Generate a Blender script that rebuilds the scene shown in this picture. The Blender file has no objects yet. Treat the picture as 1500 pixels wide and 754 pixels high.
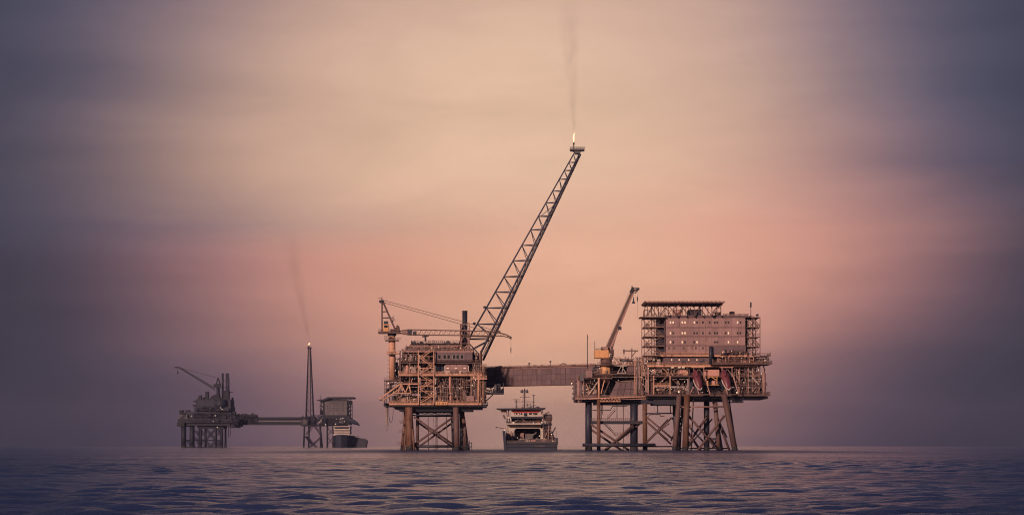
import bpy, bmesh, math, random
import numpy as np
from mathutils import Vector, Matrix
rad = math.radians
SC = bpy.context.scene
COL = SC.collection

# ------------------------------------------------------------------ camera
EYE = 1.9                       # metres above the water (taken from a small boat)
FPX = 2778.0                    # focal length in photograph pixels (1500 wide)
HORIZON = 652.8                 # photograph row of the horizon
cam_d = bpy.data.cameras.new("camera")
cam_d.sensor_width = 36.0
cam_d.lens = 36.0 * FPX / 1500.0
cam_d.shift_y = (HORIZON - 377.0) / 1500.0
cam_d.clip_start = 0.5
cam_d.clip_end = 60000.0
cam = bpy.data.objects.new("camera", cam_d)
cam.location = (0, 0, EYE)
cam.rotation_euler = (rad(90), 0, 0)
COL.objects.link(cam)
SC.camera = cam

SC.view_settings.view_transform = 'Standard'
SC.view_settings.look = 'None'
SC.view_settings.exposure = 0.0
SC.view_settings.gamma = 1.0
SC.view_settings.use_curve_mapping = False
SC.cycles.use_denoising = True
SC.cycles.use_adaptive_sampling = False
SC.cycles.filter_width = 1.1
SC.cycles.volume_bounces = 2
SC.cycles.max_bounces = 6
SC.cycles.transparent_max_bounces = 16
SC.cycles.sample_clamp_indirect = 4.0

# ------------------------------------------------------------------ sun (low, behind the photographer's left shoulder, through thin cloud)
SUN_EL, SUN_AZ = 21.0, -150.0   # azimuth from +Y, clockwise
sun_d = bpy.data.lights.new("sun", 'SUN')
sun_d.energy = 4.1
sun_d.angle = rad(3.0)
sun_d.color = (1.0, 0.66, 0.50)
sun = bpy.data.objects.new("sun", sun_d)
sd = Vector((math.sin(rad(SUN_AZ)) * math.cos(rad(SUN_EL)), math.cos(rad(SUN_AZ)) * math.cos(rad(SUN_EL)), math.sin(rad(SUN_EL))))
sun.rotation_euler = sd.to_track_quat('Z', 'Y').to_euler()
sun.location = (-300, -400, 300)
COL.objects.link(sun)

# ------------------------------------------------------------------ sky
def s2l(c):
    out = []
    for v in c:
        v /= 255.0
        out.append(v / 12.92 if v <= 0.04045 else ((v + 0.055) / 1.055) ** 2.4)
    return out

W = bpy.data.worlds.new("World")
SC.world = W
W.use_nodes = True
wt = W.node_tree
wt.nodes.clear()
def wn(t, **k):
    n = wt.nodes.new(t)
    for a, b in k.items():
        setattr(n, a, b)
    return n
def wmath(op, a, b=None, c=None, clamp=False):
    n = wn('ShaderNodeMath', operation=op, use_clamp=clamp)
    for i, v in enumerate((a, b, c)):
        if v is None:
            continue
        if isinstance(v, (int, float)):
            n.inputs[i].default_value = v
        else:
            wt.links.new(v, n.inputs[i])
    return n.outputs[0]
geo = wn('ShaderNodeTexCoord')
sep = wn('ShaderNodeSeparateXYZ')
wt.links.new(geo.outputs['Generated'], sep.inputs[0])
az = wmath('MULTIPLY', wmath('ARCTAN2', sep.outputs[0], sep.outputs[1]), 57.29578)
el = wmath('MULTIPLY', wmath('ARCSINE', sep.outputs[2]), 57.29578)
# drifting cloud: the colour bands of the overcast are bent by slow, wide noise
comb = wn('ShaderNodeCombineXYZ')
wt.links.new(wmath('MULTIPLY', az, 0.055), comb.inputs[0])
wt.links.new(wmath('MULTIPLY', el, 0.42), comb.inputs[1])
nz = wn('ShaderNodeTexNoise')
nz.inputs['Scale'].default_value = 1.0
nz.inputs['Detail'].default_value = 4.0
nz.inputs['Roughness'].default_value = 0.5
wt.links.new(comb.outputs[0], nz.inputs['Vector'])
nsep = wn('ShaderNodeSeparateColor')
wt.links.new(nz.outputs['Color'], nsep.inputs[0])
az2 = wmath('ADD', az, wmath('MULTIPLY', wmath('SUBTRACT', nsep.outputs[0], 0.5), 3.0))
el2 = wmath('ADD', el, wmath('MULTIPLY', wmath('SUBTRACT', nsep.outputs[1], 0.5), 1.6))

# rows of (elevation in degrees, colours by azimuth in degrees)
SKY = [
    (-8.0, (44, 42, 58)),
    (0.0, [(-24, (34, 33, 47)), (-15.1, (36, 36, 50)), (-12.2, (44, 43, 57)), (-9.2, (80, 66, 82)), (-6.2, (132, 102, 108)), (-3.1, (172, 130, 122)), (0.0, (220, 169, 146)), (3.1, (203, 152, 134)), (6.2, (156, 117, 116)), (9.2, (83, 68, 83)), (12.2, (43, 42, 57)), (15.1, (36, 36, 50)), (24, (34, 33, 47))]),
    (1.9, [(-24, (37, 36, 51)), (-15.1, (43, 41, 57)), (-12.2, (56, 50, 67)), (-9.2, (101, 80, 94)), (-6.2, (162, 118, 116)), (-3.1, (206, 152, 134)), (0.0, (235, 179, 145)), (3.1, (221, 166, 138)), (6.2, (195, 140, 126)), (9.2, (122, 92, 102)), (12.2, (61, 56, 74)), (15.1, (42, 41, 57)), (24, (37, 36, 51))]),
    (3.5, [(-24, (39, 37, 52)), (-15.1, (48, 44, 60)), (-12.2, (68, 56, 71)), (-9.2, (138, 101, 105)), (-6.2, (194, 137, 122)), (-3.1, (218, 158, 134)), (0.0, (233, 175, 142)), (3.1, (228, 170, 140)), (6.2, (227, 162, 136)), (9.2, (168, 116, 113)), (12.2, (89, 70, 85)), (15.1, (46, 44, 61)), (24, (39, 37, 52))]),
    (5.2, [(-24, (39, 38, 53)), (-15.1, (49, 45, 61)), (-12.2, (78, 63, 77)), (-9.2, (154, 109, 109)), (-6.2, (206, 144, 126)), (-3.1, (222, 158, 132)), (0.0, (231, 174, 143)), (3.1, (231, 176, 146)), (6.2, (226, 164, 138)), (9.2, (200, 138, 123)), (12.2, (130, 92, 99)), (15.1, (52, 47, 64)), (24, (39, 38, 53))]),
    (6.6, [(-24, (44, 43, 57)), (-15.1, (61, 59, 77)), (-12.2, (89, 76, 91)), (-9.2, (138, 109, 113)), (-6.2, (190, 150, 134)), (-3.1, (214, 164, 140)), (0.0, (228, 174, 147)), (3.1, (228, 176, 147)), (6.2, (226, 166, 142)), (9.2, (207, 146, 129)), (12.2, (146, 105, 107)), (15.1, (64, 57, 73)), (24, (44, 43, 57))]),
    (8.2, [(-24, (48, 46, 61)), (-15.1, (64, 61, 77)), (-12.2, (109, 91, 98)), (-9.2, (176, 140, 125)), (-6.2, (206, 166, 142)), (-3.1, (218, 178, 150)), (0.0, (226, 186, 156)), (3.1, (223, 182, 153)), (6.2, (214, 170, 146)), (9.2, (176, 133, 127)), (12.2, (96, 83, 102)), (15.1, (61, 59, 77)), (24, (48, 46, 61))]),
    (10.6, [(-24, (48, 47, 61)), (-15.1, (64, 62, 78)), (-12.2, (94, 83, 98)), (-9.2, (160, 131, 123)), (-6.2, (202, 164, 142)), (-3.1, (216, 178, 152)), (0.0, (222, 184, 156)), (3.1, (218, 180, 154)), (6.2, (206, 168, 146)), (9.2, (158, 129, 127)), (12.2, (85, 80, 100)), (15.1, (59, 59, 77)), (24, (48, 47, 61))]),
    (13.4, [(-24, (48, 48, 61)), (-15.1, (61, 62, 78)), (-12.2, (83, 78, 96)), (-9.2, (142, 117, 121)), (-6.2, (192, 156, 138)), (-3.1, (204, 168, 148)), (0.0, (214, 177, 152)), (3.1, (206, 170, 150)), (6.2, (190, 154, 140)), (9.2, (140, 117, 125)), (12.2, (80, 76, 94)), (15.1, (59, 59, 75)), (24, (48, 48, 61))]),
    (16.2, [(-24, (46, 50, 70)), (-15.1, (54, 58, 80)), (-12.2, (62, 65, 90)), (-9.2, (80, 78, 102)), (-6.2, (102, 94, 114)), (-3.1, (118, 106, 120)), (0.0, (124, 110, 123)), (3.1, (118, 106, 120)), (6.2, (102, 94, 114)), (9.2, (78, 76, 102)), (12.2, (60, 63, 88)), (15.1, (54, 58, 80)), (24, (46, 50, 70))]),
    (20.0, [(-24, (46, 50, 72)), (-15.1, (52, 56, 80)), (-12.2, (56, 60, 88)), (-9.2, (62, 66, 96)), (-6.2, (70, 72, 104)), (-3.1, (76, 77, 108)), (0.0, (78, 78, 110)), (3.1, (76, 77, 108)), (6.2, (70, 72, 104)), (9.2, (62, 66, 96)), (12.2, (54, 58, 86)), (15.1, (50, 55, 78)), (24, (46, 50, 72))]),
    (32.0, (48, 56, 92)),
    (90.0, (52, 60, 98)),
]

prev, prev_el = None, None
for e, stops in SKY:
    rp = wn('ShaderNodeValToRGB')
    cr = rp.color_ramp
    cr.interpolation = 'B_SPLINE'
    if isinstance(stops, tuple):
        stops = [(-25, stops), (25, stops)]
    pts = sorted(stops)
    while len(cr.elements) < len(pts):
        cr.elements.new(0.5)
    for elem, (a, c) in zip(cr.elements, pts):
        elem.position = (a + 30.0) / 60.0
    for elem, (a, c) in zip(cr.elements, pts):
        elem.color = (*s2l(c), 1)
    wt.links.new(wmath('MULTIPLY_ADD', az2, 1 / 60.0, 0.5, clamp=True), rp.inputs[0])
    if prev is None:
        prev = rp.outputs[0]
    else:
        mr = wn('ShaderNodeMapRange', interpolation_type='LINEAR')
        mr.inputs['From Min'].default_value = prev_el
        mr.inputs['From Max'].default_value = e
        wt.links.new(el2, mr.inputs['Value'])
        mx = wn('ShaderNodeMix', data_type='RGBA')
        wt.links.new(mr.outputs[0], mx.inputs['Factor'])
        wt.links.new(prev, mx.inputs['A'])
        wt.links.new(rp.outputs[0], mx.inputs['B'])
        prev = mx.outputs['Result']
    prev_el = e
# finer mottling of the cloud sheet
comb2 = wn('ShaderNodeCombineXYZ')
wt.links.new(wmath('MULTIPLY', az, 0.16), comb2.inputs[0])
wt.links.new(wmath('MULTIPLY', el, 0.55), comb2.inputs[1])
comb2.inputs[2].default_value = 4.0
nz2 = wn('ShaderNodeTexNoise')
nz2.inputs['Scale'].default_value = 1.0
nz2.inputs['Detail'].default_value = 5.0
nz2.inputs['Roughness'].default_value = 0.55
nz2.inputs['Distortion'].default_value = 0.5
wt.links.new(comb2.outputs[0], nz2.inputs['Vector'])
mot = wn('ShaderNodeVectorMath', operation='SCALE')
wt.links.new(prev, mot.inputs[0])
wt.links.new(wmath('MULTIPLY_ADD', nz2.outputs['Fac'], 0.34, 0.83), mot.inputs['Scale'])
prev = mot.outputs[0]
# clear sky seen thinly through the overcast
nish = wn('ShaderNodeTexSky', sky_type='NISHITA')
nish.sun_disc = False
nish.sun_elevation = rad(SUN_EL)
nish.sun_rotation = rad(SUN_AZ)
nish.air_density = 1.0
nish.dust_density = 2.0
bg1 = wn('ShaderNodeBackground')
bg1.inputs['Strength'].default_value = 0.05
wt.links.new(nish.outputs[0], bg1.inputs['Color'])
bg2 = wn('ShaderNodeBackground')
bg2.inputs['Strength'].default_value = 1.16
wt.links.new(prev, bg2.inputs['Color'])
mixb = wn('ShaderNodeMixShader')
mixb.inputs[0].default_value = 0.94
wt.links.new(bg1.outputs[0], mixb.inputs[1])
wt.links.new(bg2.outputs[0], mixb.inputs[2])
wo = wn('ShaderNodeOutputWorld')
wt.links.new(mixb.outputs[0], wo.inputs['Surface'])
W.cycles.sampling_method = 'MANUAL'
W.cycles.sample_map_resolution = 1024

# ------------------------------------------------------------------ materials
def new_mat(name):
    m = bpy.data.materials.new(name)
    m.use_nodes = True
    nt = m.node_tree
    b = nt.nodes['Principled BSDF']
    return m, nt, b

def paint(name, col, rough=0.6, var=0.35, rust=0.0, metal=0.0, scale=0.35, rustcol=(0.10, 0.045, 0.025)):
    """Weathered coating: patchy tone, vertical run-off streaks, rust blooms."""
    m, nt, b = new_mat(name)
    N, L = nt.nodes, nt.links
    tc = N.new('ShaderNodeTexCoord')
    oi = N.new('ShaderNodeObjectInfo')
    add = N.new('ShaderNodeVectorMath'); add.operation = 'ADD'
    sc = N.new('ShaderNodeVectorMath'); sc.operation = 'SCALE'; sc.inputs['Scale'].default_value = 97.0
    cx = N.new('ShaderNodeCombineXYZ')
    for i in range(3):
        L.new(oi.outputs['Random'], cx.inputs[i])
    L.new(cx.outputs[0], sc.inputs[0])
    L.new(tc.outputs['Object'], add.inputs[0]); L.new(sc.outputs[0], add.inputs[1])
    n1 = N.new('ShaderNodeTexNoise'); n1.inputs['Scale'].default_value = scale; n1.inputs['Detail'].default_value = 6; n1.inputs['Roughness'].default_value = 0.65
    L.new(add.outputs[0], n1.inputs['Vector'])
    mp = N.new('ShaderNodeMapping'); mp.inputs['Scale'].default_value = (1.6, 1.6, 0.10)
    L.new(add.outputs[0], mp.inputs['Vector'])
    n2 = N.new('ShaderNodeTexNoise'); n2.inputs['Scale'].default_value = 1.0; n2.inputs['Detail'].default_value = 4
    L.new(mp.outputs[0], n2.inputs['Vector'])
    mul = N.new('ShaderNodeMath'); mul.operation = 'ADD'
    L.new(n1.outputs['Fac'], mul.inputs[0]); L.new(n2.outputs['Fac'], mul.inputs[1])
    m2 = N.new('ShaderNodeMath'); m2.operation = 'MULTIPLY_ADD'; m2.inputs[1].default_value = 0.7
    L.new(oi.outputs['Random'], m2.inputs[0]); m2.inputs[1].default_value = 0.5; L.new(mul.outputs[0], m2.inputs[2])
    mr = N.new('ShaderNodeMapRange'); mr.inputs['From Min'].default_value = 0.75; mr.inputs['From Max'].default_value = 1.75
    mr.inputs['To Min'].default_value = 1 - var; mr.inputs['To Max'].default_value = 1 + var * 0.6
    L.new(m2.outputs[0], mr.inputs['Value'])
    tone = N.new('ShaderNodeVectorMath'); tone.operation = 'SCALE'
    tone.inputs[0].default_value = col
    L.new(mr.outputs[0], tone.inputs['Scale'])
    out = tone.outputs[0]
    if rust > 0:
        n3 = N.new('ShaderNodeTexNoise'); n3.inputs['Scale'].default_value = scale * 2.2; n3.inputs['Detail'].default_value = 8; n3.inputs['Roughness'].default_value = 0.7
        mp3 = N.new('ShaderNodeMapping'); mp3.inputs['Scale'].default_value = (1, 1, 0.3); mp3.inputs['Location'].default_value = (13, 5, 7)
        L.new(add.outputs[0], mp3.inputs['Vector']); L.new(mp3.outputs[0], n3.inputs['Vector'])
        r3 = N.new('ShaderNodeMapRange'); r3.interpolation_type = 'SMOOTHSTEP'
        r3.inputs['From Min'].default_value = 0.62 - 0.22 * rust; r3.inputs['From Max'].default_value = 0.76 - 0.16 * rust
        L.new(n3.outputs['Fac'], r3.inputs['Value'])
        mx = N.new('ShaderNodeMix'); mx.data_type = 'RGBA'
        L.new(r3.outputs[0], mx.inputs['Factor']); L.new(out, mx.inputs['A'])
        mx.inputs['B'].default_value = (*rustcol, 1)
        out = mx.outputs['Result']
    L.new(out, b.inputs['Base Color'])
    b.inputs['Roughness'].default_value = rough
    b.inputs['Metallic'].default_value = metal
    b.inputs['Specular IOR Level'].default_value = 0.3
    return m

def glow(name, col, strength):
    m, nt, b = new_mat(name)
    b.inputs['Base Color'].default_value = (*col, 1)
    b.inputs['Emission Color'].default_value = (*col, 1)
    b.inputs['Emission Strength'].default_value = strength
    b.inputs['Roughness'].default_value = 0.4
    return m

M = {}
M['ochre'] = paint('ochre_steel', (0.56, 0.305, 0.215), 0.55, 0.35, 0.45)
M['tan'] = paint('tan_steel', (0.32, 0.19, 0.17), 0.6, 0.4, 0.4)
M['brown'] = paint('brown_steel', (0.120, 0.072, 0.072), 0.65, 0.4, 0.5)
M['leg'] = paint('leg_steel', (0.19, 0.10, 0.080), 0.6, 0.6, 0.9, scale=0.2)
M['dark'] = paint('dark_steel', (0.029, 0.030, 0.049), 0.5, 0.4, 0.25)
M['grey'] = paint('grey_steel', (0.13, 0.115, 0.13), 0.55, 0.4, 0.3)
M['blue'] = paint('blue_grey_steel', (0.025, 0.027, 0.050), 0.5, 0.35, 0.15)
M['mauve'] = paint('mauve_cladding', (0.29, 0.178, 0.178), 0.6, 0.28, 0.2, scale=0.25)
M['clad'] = paint('plum_cladding', (0.14, 0.092, 0.105), 0.6, 0.35, 0.3, scale=0.3)
M['white'] = paint('white_paint', (0.50, 0.42, 0.39), 0.5, 0.3, 0.3)
M['pipe'] = paint('pipe_coating', (0.30, 0.22, 0.20), 0.45, 0.5, 0.35)
M['pink'] = paint('salmon_vessel', (0.50, 0.26, 0.22), 0.5, 0.25, 0.25)
M['orange'] = paint('orange_paint', (0.62, 0.32, 0.15), 0.5, 0.25, 0.3)
M['red'] = paint('lifeboat_red', (0.13, 0.035, 0.048), 0.4, 0.35, 0.1)
M['bred'] = paint('banner_red', (0.42, 0.06, 0.07), 0.5, 0.3, 0.1)
M['navy'] = paint('hull_navy', (0.030, 0.035, 0.058), 0.45, 0.3, 0.3)
M['boom'] = paint('boom_blue_steel', (0.045, 0.049, 0.082), 0.5, 0.35, 0.1)
M['far_shade'] = paint('shaded_far_steel', (0.012, 0.014, 0.027), 0.6, 0.4, 0.1)  # shadow side of the far structures put into this near-black blue tone
M['slate'] = paint('shaded_far_slate', (0.025, 0.028, 0.050), 0.6, 0.4, 0.1)  # lighter far tone, its shade likewise put into the colour
M['deck'] = paint('deck_plate', (0.16, 0.11, 0.09), 0.75, 0.4, 0.4)
M['rubber'] = paint('black_rubber', (0.025, 0.025, 0.03), 0.8, 0.3, 0)
M['cable'] = paint('wire_rope', (0.05, 0.045, 0.05), 0.6, 0.2, 0)
g, gnt, gb = new_mat('window_glass')
gb.inputs['Base Color'].default_value = (0.02, 0.022, 0.03, 1); gb.inputs['Roughness'].default_value = 0.12
gn = gnt.nodes.new('ShaderNodeTexNoise'); gn.inputs['Scale'].default_value = 0.8
gr_ = gnt.nodes.new('ShaderNodeMapRange'); gr_.inputs['To Min'].default_value = 0.05; gr_.inputs['To Max'].default_value = 0.25
gnt.links.new(gn.outputs['Fac'], gr_.inputs['Value']); gnt.links.new(gr_.outputs[0], gb.inputs['Roughness'])
M['glass'] = g
M['lit'] = glow('lit_window', (1.0, 0.72, 0.50), 0.36)
M['lamp'] = glow('lamp_light', (1.0, 0.78, 0.58), 0.8)
M['flame'] = glow('gas_flame', (1.0, 0.70, 0.42), 0.95)

# ------------------------------------------------------------------ mesh helpers
class MB:
    """Collects solid primitives, then links them as ONE mesh object."""
    def __init__(self):
        self.v, self.f = [], []
    def box(self, a, b):
        x0, x1 = sorted((a[0], b[0])); y0, y1 = sorted((a[1], b[1])); z0, z1 = sorted((a[2], b[2]))
        n = len(self.v)
        self.v += [(x0, y0, z0), (x1, y0, z0), (x1, y1, z0), (x0, y1, z0), (x0, y0, z1), (x1, y0, z1), (x1, y1, z1), (x0, y1, z1)]
        self.f += [tuple(n + i for i in q) for q in ((0, 3, 2, 1), (4, 5, 6, 7), (0, 1, 5, 4), (1, 2, 6, 5), (2, 3, 7, 6), (3, 0, 4, 7))]
        return self
    def prism(self, pts, y0, y1):
        """(x, z) outline extruded from y0 to y1."""
        n, k = len(self.v), len(pts)
        self.v += [(p[0], y0, p[1]) for p in pts] + [(p[0], y1, p[1]) for p in pts]
        self.f.append(tuple(range(n, n + k)))
        self.f.append(tuple(range(n + 2 * k - 1, n + k - 1, -1)))
        for i in range(k):
            j = (i + 1) % k
            self.f.append((n + i, n + k + i, n + k + j, n + j))
        return self
    def tube(self, a, b, r0, r1=None, seg=8, turn=0.0):
        r1 = r0 if r1 is None else r1
        a, b = Vector(a), Vector(b)
        d = (b - a)
        if d.length < 1e-6:
            return self
        d.normalize()
        u = d.cross(Vector((0, 1, 0)))
        if u.length < 1e-3:
            u = d.cross(Vector((1, 0, 0)))
        u.normalize()
        w = d.cross(u)
        n = len(self.v)
        for p, r in ((a, r0), (b, r1)):
            for i in range(seg):
                t = 2 * math.pi * (i + 0.5) / seg + turn
                self.v.append(tuple(p + u * (r * math.cos(t)) + w * (r * math.sin(t))))
        for i in range(seg):
            j = (i + 1) % seg
            self.f.append((n + i, n + j, n + seg + j, n + seg + i))
        self.f.append(tuple(range(n + seg - 1, n - 1, -1)))
        self.f.append(tuple(range(n + seg, n + 2 * seg)))
        return self
    def beam(self, a, b, w):
        return self.tube(a, b, w * 0.7071, seg=4)
    def path(self, pts, r, seg=6):
        for a, b in zip(pts, pts[1:]):
            self.tube(a, b, r, seg=seg)
        return self
    def lathe(self, prof, c, seg=14):
        """(radius, z) profile turned about a vertical axis at c."""
        n, k = len(self.v), len(prof)
        for r, z in prof:
            for i in range(seg):
                t = 2 * math.pi * i / seg
                self.v.append((c[0] + r * math.cos(t), c[1] + r * math.sin(t), c[2] + z))
        for a in range(k - 1):
            for i in range(seg):
                j = (i + 1) % seg
                self.f.append((n + a * seg + i, n + a * seg + j, n + (a + 1) * seg + j, n + (a + 1) * seg + i))
        self.f.append(tuple(range(n + seg - 1, n - 1, -1)))
        self.f.append(tuple(range(n + (k - 1) * seg, n + k * seg)))
        return self
    def rail(self, a, b, h, post, r, rails=3):
        """Handrail from a to b: posts and horizontal rails."""
        a, b = Vector(a), Vector(b)
        L = (b - a).length
        n = max(1, int(round(L / post)))
        up = Vector((0, 0, h))
        for i in range(n + 1):
            p = a.lerp(b, i / n)
            self.beam(p, p + up, r * 2)
        for k in range(rails):
            o = up * ((k + 1) / rails)
            self.beam(a + o, b + o, r * 2)
        return self
    def build(self, name, mat, parent=None, smooth=False, kind=None, label=None):
        me = bpy.data.meshes.new(name)
        me.from_pydata(self.v, [], self.f)
        me.validate()
        me.materials.append(mat)
        if smooth:
            for p in me.polygons:
                p.use_smooth = len(p.vertices) == 4
        o = bpy.data.objects.new(name, me)
        COL.objects.link(o)
        if parent is not None:
            o.parent = parent
        if kind:
            o['kind'] = kind
        if label:
            o['label'] = label
        return o

def thing(name, label, cat, loc, rotz=0.0, group=None):
    o = bpy.data.objects.new(name, None)
    COL.objects.link(o)
    o.location = loc
    o.rotation_euler = (0, 0, rotz)
    o.empty_display_size = 1.0
    o['label'] = label
    o['category'] = cat
    if group:
        o['group'] = group
    return o

class Frame:
    """A structure's own drawing: photograph pixels on its front face, read as metres."""
    def __init__(self, px, depth):
        self.s = depth / FPX
        self.px, self.depth = px, depth
        self.base = HORIZON + EYE / self.s          # row where the front face meets the water
        self.loc = ((px - 750.0) * self.s, depth, 0.0)
    def p(self, x, y, d=0.0):
        return ((x - self.px) * self.s, d, (self.base - y) * self.s)
    def m(self, n):
        return n * self.s

R = random.Random(7)

# ------------------------------------------------------------------ sea
def make_sea():
    ys = [-1500, -400, -100, -20, 10, 30]
    y = 45.0
    while y < 420:
        ys.append(y); y *= 1.0032
    while y < 3200:
        ys.append(y); y *= 1.016
    while y < 12800:
        ys.append(y); y *= 1.10
    ys.append(13500)
    xs_half = [0.0]
    x, st = 0.0, 0.46
    while x < 13000:
        if x > 70: st *= 1.022
        x += st
        xs_half.append(x)
    xs = [-v for v in reversed(xs_half[1:])] + xs_half
    X, Y = np.meshgrid(np.array(xs), np.array(ys))
    rng = np.random.RandomState(3)
    Z = np.zeros_like(X)
    DX, DY = np.gradient(X, axis=1), np.gradient(Y, axis=0)
    for i in range(46):
        lam = 0.7 * (1.047 ** i)
        ang = rng.normal(0.0, 0.42) + rad(80)
        kx, ky = math.cos(ang), math.sin(ang)
        k = 2 * math.pi / lam
        amp = 0.0185 * lam ** 0.33 * rng.uniform(0.6, 1.2)
        cell = np.maximum(np.abs(DX) * abs(kx), np.abs(DY) * abs(ky))
        fade = np.clip(1.5 - cell * 4.0 / lam, 0, 1)
        ph = rng.uniform(0, 6.28)
        Z += amp * fade * np.sin(k * (kx * X + ky * Y) + ph)
    # sharpen crests a little, chop patches drift across
    patch = 0.78 + 0.30 * np.sin(X * 0.021 + 1.3 * np.sin(Y * 0.011)) * np.sin(Y * 0.031 + 1.7)
    Z = Z * patch
    nx, ny = len(xs), len(ys)
    v = np.stack([X, Y, Z], -1).reshape(-1, 3)
    idx = np.arange(nx * ny).reshape(ny, nx)
    f = np.stack([idx[:-1, :-1], idx[:-1, 1:], idx[1:, 1:], idx[1:, :-1]], -1).reshape(-1, 4)
    me = bpy.data.meshes.new('sea')
    me.vertices.add(len(v)); me.vertices.foreach_set('co', v.astype(np.float32).ravel())
    me.loops.add(f.size); me.loops.foreach_set('vertex_index', f.astype(np.int32).ravel())
    me.polygons.add(len(f)); me.polygons.foreach_set('loop_start', np.arange(0, f.size, 4, dtype=np.int32))
    me.polygons.foreach_set('use_smooth', np.ones(len(f), dtype=bool))
    me.update(calc_edges=True)
    m, nt, b = new_mat('sea_water')
    N, L = nt.nodes, nt.links
    b.inputs['Base Color'].default_value = (0.019, 0.030, 0.082, 1)
    b.inputs['Roughness'].default_value = 0.24
    b.inputs['IOR'].default_value = 1.333
    tc = N.new('ShaderNodeTexCoord')
    def bump(scale, strength, dist, prev, stretch):
        mp = N.new('ShaderNodeMapping'); mp.inputs['Scale'].default_value = stretch
        L.new(tc.outputs['Object'], mp.inputs['Vector'])
        n = N.new('ShaderNodeTexNoise'); n.inputs['Scale'].default_value = scale; n.inputs['Detail'].default_value = 5; n.inputs['Roughness'].default_value = 0.6
        L.new(mp.outputs[0], n.inputs['Vector'])
        bn = N.new('ShaderNodeBump'); bn.inputs['Strength'].default_value = strength; bn.inputs['Distance'].default_value = dist
        L.new(n.outputs['Fac'], bn.inputs['Height'])
        if prev is not None:
            L.new(prev, bn.inputs['Normal'])
        return bn.outputs[0]
    # wind patches: stretches of rougher
    pm = N.new('ShaderNodeMapping'); pm.inputs['Scale'].default_value = (0.011, 0.026, 1.0)
    L.new(tc.outputs['Object'], pm.inputs['Vector'])
    pn = N.new('ShaderNodeTexNoise'); pn.inputs['Scale'].default_value = 1.0; pn.inputs['Detail'].default_value = 3
    L.new(pm.outputs[0], pn.inputs['Vector'])
    pr = N.new('ShaderNodeMapRange'); pr.inputs['From Min'].default_value = 0.38; pr.inputs['From Max'].default_value = 0.62
    pr.inputs['To Min'].default_value = 0.12; pr.inputs['To Max'].default_value = 1.0
    L.new(pn.outputs['Fac'], pr.inputs['Value'])
    n1 = bump(1.7, 1.0, 0.42, None, (0.5, 1.0, 1.0))
    # rougher patch added round the platforms, darkening the water in place of their reflection
    sy = N.new('ShaderNodeSeparateXYZ'); L.new(tc.outputs['Object'], sy.inputs[0])
    def ramp(out, a, b_, lo, hi):
        r = N.new('ShaderNodeMapRange'); r.interpolation_type = 'SMOOTHSTEP'
        for k, v in (('From Min', a), ('From Max', b_), ('To Min', lo), ('To Max', hi)):
            r.inputs[k].default_value = v
        L.new(out, r.inputs['Value'])
        return r.outputs[0]
    def mul(a, b_):
        q = N.new('ShaderNodeMath'); q.operation = 'MULTIPLY'
        L.new(a, q.inputs[0]); L.new(b_, q.inputs[1])
        return q.outputs[0]
    chop = mul(mul(ramp(sy.outputs[1], 420, 640, 0, 1), ramp(sy.outputs[1], 900, 1300, 1, 0)), mul(ramp(sy.outputs[0], -110, -50, 0, 1), ramp(sy.outputs[0], 90, 150, 1, 0)))
    st = N.new('ShaderNodeMath'); st.operation = 'MULTIPLY_ADD'; st.inputs[1].default_value = 1.2; st.inputs[2].default_value = 1.0
    L.new(chop, st.inputs[0])
    mxp = N.new('ShaderNodeMath'); mxp.operation = 'MAXIMUM'
    L.new(pr.outputs[0], mxp.inputs[0]); L.new(chop, mxp.inputs[1])
    L.new(mul(mxp.outputs[0], st.outputs[0]), n1.node.inputs['Strength'])
    n2 = bump(0.30, 0.45, 1.0, n1, (0.3, 1.0, 1.0))
    rg = N.new('ShaderNodeMath'); rg.operation = 'MULTIPLY_ADD'; rg.inputs[1].default_value = 0.22; rg.inputs[2].default_value = 0.13
    L.new(chop, rg.inputs[0]); L.new(rg.outputs[0], b.inputs['Roughness'])
    s2 = N.new('ShaderNodeMath'); s2.operation = 'MULTIPLY'; s2.inputs[1].default_value = 0.45
    L.new(st.outputs[0], s2.inputs[0]); L.new(s2.outputs[0], n2.node.inputs['Strength'])
    L.new(n2, b.inputs['Normal'])
    me.materials.append(m)
    o = bpy.data.objects.new('sea', me)
    COL.objects.link(o)
    o['kind'] = 'structure'
    o['label'] = 'dark purple sea with low ripples'
make_sea()


# ------------------------------------------------------------------ drawing helpers for steelwork
def tri(q, d=0.0):
    return (q[0], q[1], q[2] if len(q) > 2 else d)
def beam(F, root, name, mat, a, b, w, seg=4):
    """Steel member between two drawn points; w in photograph pixels, w pairs for a taper."""
    a, b = F.p(*tri(a)), F.p(*tri(b))
    w0, w1 = w if isinstance(w, tuple) else (w, w)
    k = 0.7071 if seg == 4 else 0.5
    return MB().tube(a, b, F.m(w0) * k, F.m(w1) * k, seg=seg).build(name, M[mat], root, smooth=seg > 6)
def pole(F, root, name, mat, a, b, w, seg=12):
    return beam(F, root, name, mat, a, b, w, seg)
_pole = pole
def pole(F, root, name, mat, a, b, w, seg=12):
    o = _pole(F, root, name, mat, a, b, w, seg)
    if name == 'leg':
        a, b = tri(a), tri(b)
        def at(y):
            t = (y - a[1]) / (b[1] - a[1])
            return tuple(a[i] + (b[i] - a[i]) * t for i in range(3))
        _pole(F, o, 'splash_zone', 'rubber', at(F.base - 5.5 if F.depth < 2000 else F.base - 3), at(F.base + 4), w + .25, seg)
    return o
def box(F, root, name, mat, x0, y0, x1, y1, d0, d1, **k):
    return MB().box(F.p(x0, y0, d0), F.p(x1, y1, d1)).build(name, M[mat], root, **k)
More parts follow.
